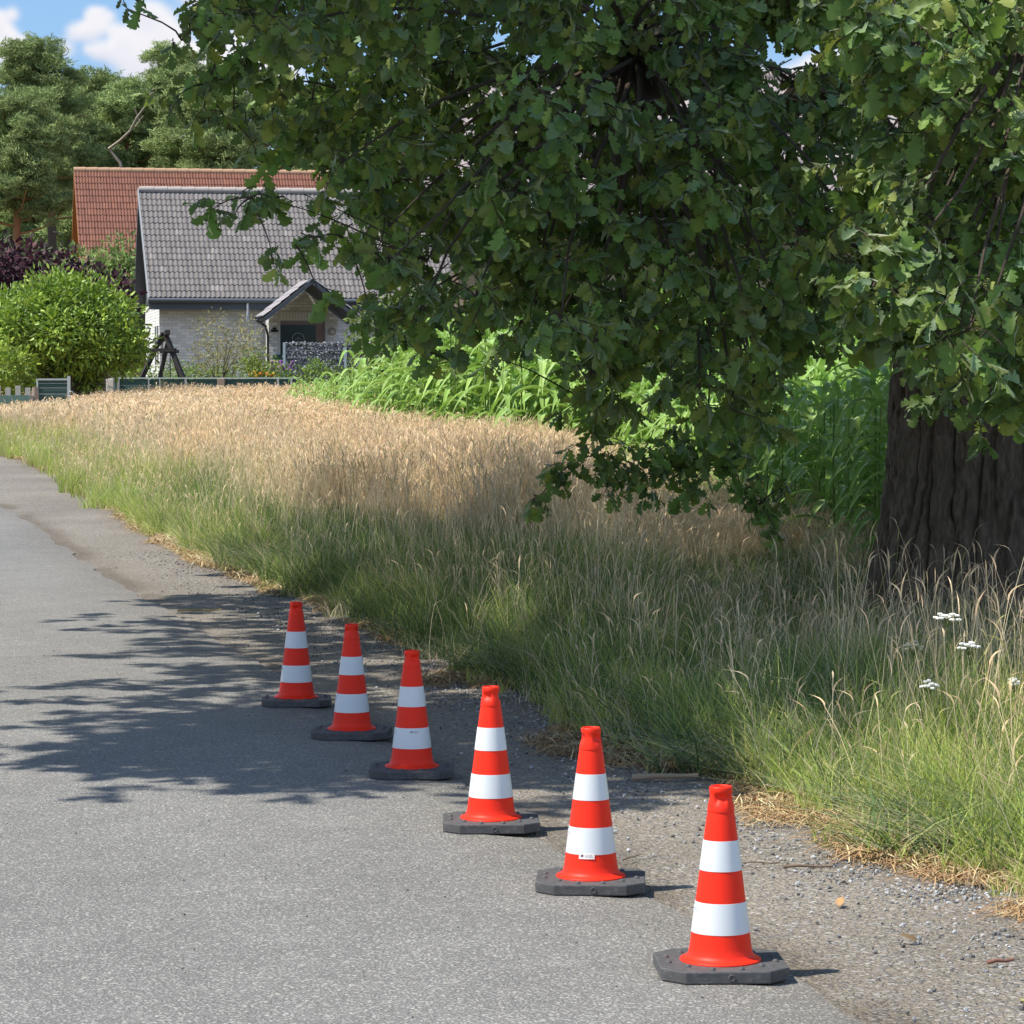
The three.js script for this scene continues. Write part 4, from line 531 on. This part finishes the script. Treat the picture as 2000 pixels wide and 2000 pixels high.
  part('letter_box', box(.24, .22, .12, -.72, 1.05, .08), mat([.03, .11, .10]), p);
}
function simpleHouse(name, label, pos, turn, { LEN, EAVE, RIDGE, runF, runB, tones, wall, soffit, tw, gauge, seed, ridgeTone }) {
  const h = thing(name, label, 'house', pos, turn), zE = .6, zR = zE - runF, zB = zR - runB, slope = Math.hypot(RIDGE - EAVE, runF), pitch = Math.atan2(RIDGE - EAVE, runF), back = zB + .5;
  part('wall', mergeGeometries([box(LEN, EAVE - .2, .25, LEN / 2, 0, -.13), box(LEN, EAVE - .2, .25, LEN / 2, 0, back)]), wall, h);
  const gp = poly([[0, 0], [-back, 0], [-back, EAVE - .1], [-back + zR, RIDGE - .25], [0, EAVE - .1]], .25); for (const [x, nm] of [[.25, 'gable_wall'], [LEN, 'gable_wall']]) { const g = gp.clone(); g.rotateY(-Math.PI / 2); g.translate(x, 0, back); part(nm, g, wall, h); }
  const clad = poly([[0, EAVE - .3], [-back, EAVE - .3], [-back, EAVE - .1], [-back + zR, RIDGE - .25], [0, EAVE - .1]], .04); clad.rotateY(-Math.PI / 2); clad.translate(-.01, 0, back); part('gable_cladding', clad, soffit, h);
  const roof = sub('roof', h, [-.6, EAVE, zE], [pitch, 0, 0]); part('roof_deck', box(LEN + 1.2, .14, slope, (LEN + 1.2) / 2, -.16, -slope / 2), soffit, roof);
  tiledSlope(roof, { length: LEN + 1.2, slope, w: tw, gauge, tones, singles: 0, seed });
  const rl = Math.hypot(RIDGE - EAVE, runB), g = new THREE.BoxGeometry(LEN + 1.2, .14, rl + .1); g.rotateX(-Math.atan2(RIDGE - EAVE, runB)); g.translate(LEN / 2, (RIDGE + EAVE) / 2 - .08, (zR + zB) / 2); part('rear_roof', g, soffit, h);
  for (let x = 0; x < LEN + 1.1; x += .4) { const c = new THREE.CylinderGeometry(.11, .125, .42, 10, 1, false, -Math.PI / 2, Math.PI); c.rotateZ(Math.PI / 2); part('ridge_tile', c, ridgeTone, h).position.set(x - .4, RIDGE, zR + .02); }
  part('gutter', box(LEN + 1.2, .12, .13, LEN / 2, EAVE - .14, zE + .07), gutterM, h);
  return h;
}
simpleHouse('brick_house', 'house with red tiled roof and wooden gable behind the grey-roofed house', [-13.95, 1.05, -102.5], 11 * Math.PI / 180, { LEN: 8.6, EAVE: 3.4, RIDGE: 7.95, runF: 5.2, runB: 3.2, tones: [[.20, .082, .052], [.17, .068, .045], [.235, .10, .062]], wall: mat([.30, .12, .08]), soffit: mat([.33, .145, .045]), tw: .105, gauge: .36, seed: 44, ridgeTone: mat([.45, .28, .17]) });
simpleHouse('barn', 'long building with weathered greyish tiled roof half hidden behind the oak crown', [-1.2, .80, -60], -3 * Math.PI / 180, { LEN: 10.5, EAVE: 4.0, RIDGE: 7.05, runF: 3.6, runB: 3.6, tones: [[.30, .25, .25], [.26, .22, .22], [.35, .30, .30]], wall: mat([.30, .22, .17]), soffit: mat([.20, .15, .11]), tw: .2, gauge: .33, seed: 45, ridgeTone: mat([.34, .28, .27]) });
console.log('houses done');

// ------------------------------------------------------------------ garden
{
  const R = rng(66), steel = mat([.42, .46, .48], { roughness: .5, metalness: .3 });
  { // gabion wall
    const g = thing('gabion_wall', 'grey stone-filled gabion fence with steel posts in front of the porch', 'wall', [-4.75, 1.0, -81], .03), ms = [], cs = [], st = new THREE.IcosahedronGeometry(.05, 0);
    part('core', box(2.7, 1.5, .10), mat([.30, .31, .32]), g);
    for (let i = 0; i < 2600; i++) { ms.push(M4(V(-1.36 + 2.72 * R(), .02 + 1.6 * R(), .06 + .03 * R()), Q(R() * 3, R() * 3, R() * 3), V(.5 + .6 * R(), .35 + .45 * R(), .6))); const v = .10 + .45 * Math.pow(R(), 2.2); cs.push(lin(v * .95, v, v * 1.06)); }
    copies('stones', st, mat([1, 1, 1]), ms, cs, g); for (const x of [-1.33, .30, 1.36]) part('post', box(.07, 1.62, .09, x, 0, .09), mat([.38, .46, .50]), g);
    for (let y = .2; y < 1.6; y += .2) part('wire', box(2.7, .008, .008, 0, y, .125), steel, g);
  }
  { // A-frame swing of dark timber
    const s = thing('swing_frame', 'dark timber A-frame swing in front of the white house corner', 'swing', [-8.10, .99, -70.5]), w = mat([.035, .032, .032]);
    const bm = (n, a, b, r) => part(n, beam(V(...a), V(...b), r, r), w, s); s.scale.set(1.15, 1.08, 1); bm('leg', [-.66, 0, .6], [.02, 1.58, .35], .085); bm('leg', [.68, 0, .6], [.06, 1.58, .35], .085); bm('leg', [-.36, 0, -1.4], [-.02, 1.42, -1.1], .08); bm('leg', [.40, 0, -1.4], [.0, 1.42, -1.1], .08);
    bm('crossbar', [-.30, 1.22, .46], [.30, 1.22, .46], .075); bm('crossbar', [-.2, 1.2, -1.14], [.2, 1.2, -1.14], .07); bm('top_beam', [-.26, 1.38, -1.5], [.14, 1.60, .6], .10); for (const x of [-.06, .1]) bm('rope', [x, 1.4, -.3], [x, .45, -.3], .02); bm('seat', [-.12, .45, -.3], [.16, .45, -.3], .05);
  }
  { // garden fence with green windbreak mesh
    const f = thing('garden_fence', 'low wire garden fence with pale rail and green mesh behind the dry meadow', 'fence', [0, 0, -68]), y0 = HD(68), mesh = new THREE.MeshPhysicalMaterial({ color: lin(.06, .16, .15), roughness: .8, transmission: .35, thickness: 0 });
    part('rail', box(4.25, .028, .03, -6.9, y0 + .70, 0), mat([.46, .55, .55]), f);
    [[-9.02, -7.9], [-7.86, -6.56], [-6.48, -4.75]].forEach(([a, b]) => part('mesh_panel', box(b - a - .06, .62, .008, (a + b) / 2, y0 + .07, -.02), mesh, f));
    [[-8.83, .05], [-8.15, .03], [-7.9, .03], [-7.32, .045], [-5.25, .05], [-4.95, .045]].forEach(([x, w]) => part('post', box(w, .76, w, x, y0 - .05, .02), steel, f)); part('wooden_post', box(.17, .74, .13, -6.52, y0 - .03, .05, .015), mat([.30, .24, .19]), f);
    for (const y of [.2, .38, .55]) part('wire', box(4.2, .006, .006, -6.9, y0 + y, .03), steel, f);
  }
  { const w = tag(part(numbered('gate_pier'), box(.17, .72, .17, -8.99, HD(68) - .02, -67.8, .015), mat([.60, .57, .52])), 'short pale square pier at the end of the mesh fence', 'post'); void w; }
  { // steel gate
    const g = thing('garden_gate', 'steel tube garden gate with green mesh beside the leafy laurel', 'gate', [-9.09, HD(60), -60]), t = mat([.44, .49, .50], { roughness: .45, metalness: .3 });
    part('upright', box(.035, .86, .035, -.31, 0, 0), t, g); part('gate_post', box(.06, .93, .06, .315, -.02, 0), t, g); part('top_rail', box(.60, .035, .035, 0, .825, 0), t, g); part('bottom_rail', box(.60, .03, .035, 0, .30, 0), t, g); for (const y of [.42, .55, .67, .76]) part('wire', box(.60, .008, .008, 0, y, 0), t, g); part('mesh_panel', box(.58, .48, .006, 0, .34, -.02), new THREE.MeshPhysicalMaterial({ color: lin(.05, .13, .12), roughness: .8, transmission: .4, thickness: 0 }), g); part('handle', new THREE.TorusGeometry(.045, .01, 6, 16, 4.2).translate(.36, .56, .04), t, g);
  }
  { // picket fence leading away to the gate
    const f = thing('picket_fence', 'weathered grey picket fence at the road bend beside the gate', 'fence', [0, HD(56), 0]), m = mat([.36, .36, .34]), gm = new THREE.MeshPhysicalMaterial({ color: lin(.25, .42, .38), roughness: .8, transmission: .4, thickness: 0 });
    for (let k = 0; k < 14; k++) { const x = -9.14 - k * .15, z = -57.2 + k * .22; const b = part('picket', box(.10, .80 + .03 * Math.sin(k * 2.1) + .012 * k, .025, 0, 0, 0, .006), m, f); b.position.set(x, -.02, z); }
    part('fence_post', new THREE.CylinderGeometry(.055, .06, .82, 12).translate(-9.02, .38, -57.3), mat([.32, .26, .22]), f); for (const y of [.25, .6]) part('rail', beam(V(-9.0, y, -57.35), V(-11.1, y, -54.3), .04, .07), m, f); part('mesh_panel', beam(V(-9.1, .38, -57.1), V(-11.1, .38, -54.1), .006, .52), gm, f);
  }
  { // flower tub
    const t = thing('flower_tub', 'green planting tub with lime foliage and orange flowers in front of the hedge', 'planter', [-6.12, 1.0, -73.5]); part('tub', new THREE.LatheGeometry([[.0, .0], [.22, 0], [.29, .62], [.32, .63], [.32, .68], [.27, .68]].map(p => new THREE.Vector2(...p)), 20), mat([.03, .20, .15], { roughness: .5 }), t);
    for (let k = 0; k < 16; k++) { const a = k * 2.4, g = part('blossom', new THREE.IcosahedronGeometry(.045, 1), mat(k % 2 ? [.75, .28, .03] : [.80, .55, .05]), t); g.position.set(Math.cos(a) * .34 * (.4 + .6 * R()), .70 + .12 * R(), Math.sin(a) * .34); }
    const v = thing('purple_flower', 'purple flowering plant at the foot of the porch pillar', 'flower', [-6.05, 1.0, -79.5]); part('stem', new THREE.CylinderGeometry(.05, .06, .8, 8).translate(0, .4, 0), mat([.06, .1, .04]), v); for (let k = 0; k < 34; k++) { const b = part('blossom', new THREE.IcosahedronGeometry(.05, 0), mat([.20, .06, .26]), v); b.position.set((R() - .5) * .7, .82 + .28 * R(), (R() - .5) * .4); }
    const u = thing('garden_urn', 'pale round garden urn beside the porch downpipe', 'urn', [-6.35, 1.05, -82.2]); part('urn_body', new THREE.LatheGeometry([[0, 0], [.12, 0], [.15, .1], [.25, .5], [.27, .8], [.2, 1.05], [.22, 1.1], [.0, 1.08]].map(p => new THREE.Vector2(...p)), 20), mat([.42, .34, .27]), u);
  }
}
function leafCard(seed, n, r, len, wid, tones) { // a bunch of pointed leaves spread through a small ball
  const R = rng(seed), gb = new GB(); for (let k = 0; k < n; k++) { const p = V(R() - .5, R() - .5, R() - .5).multiplyScalar(2 * r), d = p.clone().normalize().add(V(R() - .5, R() * .6 - .1, R() - .5)).normalize(), s = d.clone().cross(V(R() - .5, R() - .5, R() - .5)).normalize(), L = len * (.7 + .6 * R()), t = tones[Math.floor(R() * tones.length)], v = .8 + .4 * R(), c = lin(t[0] * v, t[1] * v, t[2] * v), up = s.clone().cross(d); gb.ribbon([p, p.clone().addScaledVector(d, L * .3).addScaledVector(up, L * .05), p.clone().addScaledVector(d, L * .7).addScaledVector(up, L * .03), p.clone().addScaledVector(d, L)], [wid * .15, wid, wid * .8, wid * .05], s, c); } return gb.build();
}
function shrub(name, label, cat, pos, balls, { seed, density, r, n, len, wid, tones, trans = .25, rough = .5, stems = 5, stemR = .05, shell = .5, group }) {
  const R = rng(seed), t = thing(name, label, cat, pos, 0, group), geos = [1, 2, 3].map(k => leafCard(seed * 7 + k, n * 3, r * 1.5, len, wid, tones)), bin = geos.map(() => ({ m: [], c: [] }));
  const wood = mat([.10, .078, .06]); for (let k = 0; k < stems; k++) { const b = balls[k % balls.length], g = new GB(), e = V(b[0] + (R() - .5) * b[3] * .8, b[1] + (R() - .3) * b[4] * .6, b[2] + (R() - .5) * b[5] * .8), s = V((R() - .5) * .5 + b[0] * .25, 0, (R() - .5) * .3 + b[2] * .25); g.tube([s, s.clone().lerp(e, .45).add(V((R() - .5) * .2, .1, 0)), e], stemR, stemR * .3, 7); part(k ? 'stem' : 'trunk', g.build(), wood, t); }
  for (const [x, y, z, rx, ry, rz] of balls) { const cnt = Math.round(density / 3 * (rx * ry + ry * rz + rx * rz)); for (let i = 0; i < cnt; i++) { let d; do d = V(R() * 2 - 1, R() * 2 - 1, R() * 2 - 1); while (d.lengthSq() > 1 || d.lengthSq() < .02); const l = d.length(); d.multiplyScalar(lerp(l, Math.pow(l, .35), shell) / l); const lump = .78 + .44 * fbm(d.x * 2.2 + x + 9, d.y * 2.2 + d.z * 1.7 + 9, seed, 2); const k = i % 3, v = .75 + .5 * R(); bin[k].m.push(M4(V(x + d.x * rx * lump, y + d.y * ry * lump, z + d.z * rz * lump), Q(R() * 6.28, R() * 6.28, R() * 6.28), .8 + .5 * R())); bin[k].c.push(lin(v, v, v)); } }
  const lm = leafMat([1, 1, 1], trans, { clearcoat: rough < .4 ? .5 : .15, clearcoatRoughness: .4 }); geos.forEach((g, k) => copies('foliage', g, lm, bin[k].m, bin[k].c, t)); return t;
}
{
  shrub('laurel_bush', 'big rounded glossy green laurel bush behind the gate', 'bush', [-9.47, HD(64), -64], [[-.1, 1.85, 0, 1.35, .85, 1.2], [-1.05, 1.7, .2, .75, .7, .8], [.85, 1.75, .1, .72, .7, .9], [-.55, 2.35, 0, .5, .42, .6], [.2, 2.3, .1, .5, .42, .6], [.95, 2.1, 0, .45, .4, .5], [0, 1.0, -.2, .75, .7, .6], [-1.5, 2.1, 0, .4, .35, .4], [1.35, 1.45, .1, .4, .4, .4], [-.1, 2.62, .1, .28, .22, .3], [.6, 2.55, 0, .22, .2, .3]], { seed: 21, density: 190, r: .16, n: 11, len: .12, wid: .045, tones: [[.24, .37, .035], [.33, .46, .045], [.16, .28, .03]], rough: .3, stems: 9, stemR: .07, shell: .6 });
  shrub('lime_shrub', 'small bright yellow-green shrub behind the picket fence', 'bush', [-10.15, HD(61), -61], [[0, 1.0, 0, .5, .5, .5]], { seed: 23, density: 200, r: .12, n: 9, len: .11, wid: .05, tones: [[.27, .38, .035], [.21, .32, .03]], stems: 3, stemR: .03 });
  shrub('purple_shrub', 'dark purple-leaved shrub between the laurel and the pines', 'bush', [-12.4, 1.05, -80], [[.0, 2.3, 0, 1.5, 1.5, 1.2], [-1.3, 2.6, 0, 1.2, 1.6, 1.1], [1.25, 2.3, .2, 1.0, 1.2, .9]], { seed: 25, density: 120, r: .2, n: 9, len: .14, wid: .08, tones: [[.060, .016, .030], [.10, .026, .045], [.04, .02, .026]], trans: .15, stems: 5 });
  shrub('elder_bush', 'light green feathery bush between the red roof and grey gable', 'bush', [-12.6, 1.05, -94], [[.1, 2.6, 0, 1.2, 1.8, 1.0], [-.9, 3.2, 0, .9, 1.2, .9], [.6, 3.6, .1, .8, 1.2, .7]], { seed: 27, density: 95, r: .22, n: 8, len: .17, wid: .055, tones: [[.16, .28, .06], [.21, .34, .08], [.26, .29, .09]], stems: 5 });
  shrub('olive_shrub', 'airy olive-green small tree in front of the white brick wall', 'tree', [-7.1, HD(75), -75], [[0, 1.55, 0, .85, .78, .8], [.35, 1.2, .1, .55, .5, .5], [-.3, 1.1, .1, .5, .45, .5]], { seed: 29, density: 95, r: .12, n: 7, len: .07, wid: .022, tones: [[.28, .31, .10], [.34, .33, .12], [.32, .26, .11]], stems: 8, stemR: .022, shell: .2 });
  for (let k = 0; k < 6; k++) shrub('hedge_section', 'low clipped bright green hedge running along the garden in front of the house', 'hedge', [-9.5 + k * 1.15, HD(77), -77], [[0, .5, 0, .75, .5, .35]], { seed: 60 + k, density: 260, r: .10, n: 9, len: .07, wid: .03, tones: [[.22, .33, .045], [.17, .27, .035]], stems: 2, stemR: .02, group: 'low garden hedge' });
  shrub('lime_shrub', 'small lime green shrub growing out of the green tub', 'bush', [-6.12, 1.55, -73.5], [[0, .38, 0, .45, .36, .4]], { seed: 31, density: 190, r: .08, n: 9, len: .07, wid: .03, tones: [[.21, .28, .03], [.17, .25, .03]], stems: 2, stemR: .015 });
  shrub('garden_tree', 'leafy yellow-green garden tree right of the porch', 'tree', [-3.0, 1.0, -72], [[0, 1.6, 0, .8, 1.0, .8], [.9, 1.9, 0, .9, .9, .9]], { seed: 33, density: 120, r: .18, n: 8, len: .11, wid: .05, tones: [[.14, .21, .04], [.19, .25, .06]], stems: 4 });
  shrub('garden_tree', 'dull green garden tree behind the corn patch', 'tree', [-1.1, 1.0, -70], [[0, 1.8, 0, 1.1, 1.1, 1], [1.3, 1.9, 0, 1.0, 1.0, .9]], { seed: 35, density: 110, r: .18, n: 8, len: .12, wid: .05, tones: [[.09, .15, .045], [.11, .18, .06]], stems: 4 });
}
console.log('garden done');

// ------------------------------------------------------------------ pine wood behind the houses
{
  const needle = (seed) => { const R = rng(seed), gb = new GB(); for (let k = 0; k < 46; k++) { const a = R() * 6.28, e = -.15 + 1.25 * R(), d = V(Math.cos(a) * Math.cos(e), Math.sin(e), Math.sin(a) * Math.cos(e)), p = V((R() - .5) * .6, (R() - .5) * .2, (R() - .5) * .6), v = .75 + .5 * R(), c = R() < .8 ? lin(.25 * v, .34 * v, .125 * v) : lin(.36 * v, .42 * v, .15 * v), s = d.clone().cross(V(R() - .5, R() - .5, R() - .5)).normalize(), L = .13 + .16 * R(); gb.ribbon([p, p.clone().addScaledVector(d, L * .6), p.clone().addScaledVector(d, L)], [.026, .034, .006], s, c); } return gb.build(); };
  const pad = (seed) => { const r = rng(seed), base = [1, 2].map(needle), L = []; for (let i = 0; i < 20; i++) { const b = r() * 6.28, q = Math.sqrt(r()) * .62; L.push(base[i % 2].clone().applyMatrix4(M4(V(Math.cos(b) * q, (r() - .4) * .55, Math.sin(b) * q), Q((r() - .5) * .7, r() * 6.28, (r() - .5) * .7), .55 + .5 * r()))); } return mergeGeometries(L); };
  const geos = [11, 12, 13].map(pad), nm = leafMat([1, 1, 1], .12, { roughness: .65 }), barkHi = mat([.34, .175, .085], { roughness: 1 }), barkLo = mat([.145, .105, .08], { roughness: 1 }), dead = mat([.42, .36, .29]);
  const pine = (x, D, top, r, c0, seed, label, lean = 0) => {
    const R = rng(seed), t = thing('pine_tree', label, 'tree', [x, 1.05, -D], 0, 'pines of the wood behind the houses'), H = top - 1.05, bin = geos.map(() => ({ m: [], c: [] })), axis = (h) => V(lean * h / H + .15 * Math.sin(h * .5 + seed), h, .1 * Math.sin(h * .4 + seed * 2));
    const lo = new GB(), hi = new GB(), p1 = [], p2 = []; for (let k = 0; k <= 6; k++) p1.push(axis(H * .5 * k / 6)); for (let k = 0; k <= 6; k++) p2.push(axis(H * (.5 + .47 * k / 6))); lo.tube(p1, .2 + .006 * H, .16, 9); hi.tube(p2, .16, .03, 8); part('trunk', lo.build(), barkLo, t); part('upper_trunk', hi.build(), barkHi, t);
    const n = Math.round(18 + 9 * R()); for (let k = 0; k < n; k++) {
      const f = c0 + (1 - c0) * Math.pow((k + .5) / n, .85), h = H * f * .97, a = k * 2.4 + R() * .8, q = r * (1.08 - .75 * Math.pow(Math.max(0, (f - c0) / (1 - c0)), 2.2)) * (.6 + .5 * R()), o = axis(h), e = o.clone().add(V(Math.cos(a) * q, q * (.18 + .3 * R()), Math.sin(a) * q)), g = new GB(), mid = o.clone().lerp(e, .5).add(V(0, -.12 * q, 0)); g.tube([o, mid, e], .05, .015, 5); part('limb', g.build(), f > .5 ? barkHi : barkLo, t);
      const pads = 4 + Math.round(3 * R()); for (let j = 0; j < pads; j++) { const w = .35 + .65 * (j + .5) / pads, c = o.clone().lerp(e, w).add(V((R() - .5) * 1.1, .05 + .5 * R(), (R() - .5) * 1.1)), pr = .26 + .34 * R(); { const m = Math.floor(R() * 3), v = .8 + .4 * R(); bin[m].m.push(M4(c, Q((R() - .5) * .4, R() * 6.28, (R() - .5) * .4), V(pr / .55, pr / .5, pr / .55))); bin[m].c.push(lin(v, v, v * .98)); } }
    }
    for (let k = 0; k < 5; k++) { const h = H * (.25 + (c0 - .2) * R()), a = R() * 6.28, o = axis(h), L = .5 + 1.2 * R(), g = new GB(); g.tube([o, o.clone().add(V(Math.cos(a) * L * .6, -.05, Math.sin(a) * L * .6)), o.clone().add(V(Math.cos(a) * L, -.2, Math.sin(a) * L))], .03, .008, 5); part('dead_branch', g.build(), dead, t); }
    geos.forEach((g, k) => copies('needles', g, nm, bin[k].m, bin[k].c, t)); return t;
  };
  const wx = (px, D) => (px - 1000) / 5912 * D, wy = (py, D) => 1.58 + (745 - py) / 5912 * D;
  const list = [[108, 118, 92, 2.1, .50, 'tallest pine with broad domed crown against the clouds'], [8, 112, 205, 1.9, .55, 'pine at the road bend end of the wood with leaning trunk'], [372, 124, 150, 1.9, .55, 'pine with bare reddish trunk above the red roof'], [452, 122, 165, 1.9, .55, 'pine above the red roof partly hidden by oak leaves'], [245, 128, 172, 2.0, .35, 'bushy pine left of the broken pale limb'], [315, 132, 108, 1.9, .45, 'pine whose top shows beside the oak leaves'], [170, 126, 200, 2.0, .3, 'lower pine just behind the tallest pine']];
  list.forEach(([px, D, py, r, c0, l], i) => pine(wx(px, D), D, wy(py, D), r, c0, 300 + i, l, i === 1 ? .8 : (i % 3 - 1) * .5));
  for (let k = 0; k < 17; k++) { const R = rng(700 + k), D = 134 + 12 * R(), px = -60 + k * 55 + 20 * R(); pine(wx(px, D), D, wy(150 + 70 * R() + (px > 650 ? 60 : 0), D), 2.0 + .5 * R(), .22 + .12 * R(), 720 + k, 'dark green pine in the rear rows of the wood', (R() - .5)); }
  for (let k = 0; k < 9; k++) { const R = rng(800 + k), D = 112 + 10 * R(), px = -30 + k * 42; shrub('understory_bush', 'shaded green bush growing below the pine trunks', 'bush', [wx(px, D), 1.05, -D], [[0, 2.0 + R(), 0, 1.3, 2.0 + 1.6 * R(), 1.2], [.6, 1.6, .2, 1.1, 1.4, 1]], { seed: 820 + k, density: 34, r: .32, n: 12, len: .26, wid: .10, tones: [[.075, .13, .045], [.10, .16, .05], [.12, .17, .07]], stems: 3, stemR: .06, group: 'bushes below the pines' }); }
  for (let k = 0; k < 8; k++) { const R = rng(860 + k), D = 150, px = -60 + k * 110; shrub('understory_tree', 'dense dark tree filling the wood behind the pines', 'tree', [wx(px, D), 1.05, -D], [[0, 4.5, 0, 2.2, 4.2, 2], [.9, 7.5, .2, 1.6, 2.8, 1.6]], { seed: 880 + k, density: 16, r: .45, n: 14, len: .4, wid: .16, tones: [[.06, .10, .04], [.08, .13, .045]], stems: 3, stemR: .12, group: 'dark trees at the back of the wood' }); }
  { const t = thing('dead_tree', 'pale broken bare tree leaning among the pines', 'tree', [wx(262, 120), 1.05, -120]), g = new GB(), P = (px, py) => V(wx(px, 120) - wx(262, 120), wy(py, 120) - 1.05, 0); g.tube([P(262, 560), P(255, 420), P(238, 320), P(216, 293)].map(v => v), .09, .05, 8); part('trunk', g.build(), dead, t);
    const lb = (pts, r) => { const q = new GB(); q.tube(pts.map(([a, b], i) => P(a, b).add(V(0, 0, .3 * i))), r, .03, 7); part('limb', q.build(), dead, t); }; lb([[216, 293], [240, 278], [262, 260], [275, 238], [295, 215], [312, 185]], .06); lb([[268, 250], [285, 230]], .03); lb([[275, 238], [268, 215]], .03);  }
}
scene.traverse(o => { if (o.isMesh) { o.castShadow = true; o.receiveShadow = true; } });
console.log('all done');
renderer.render(scene, camera);
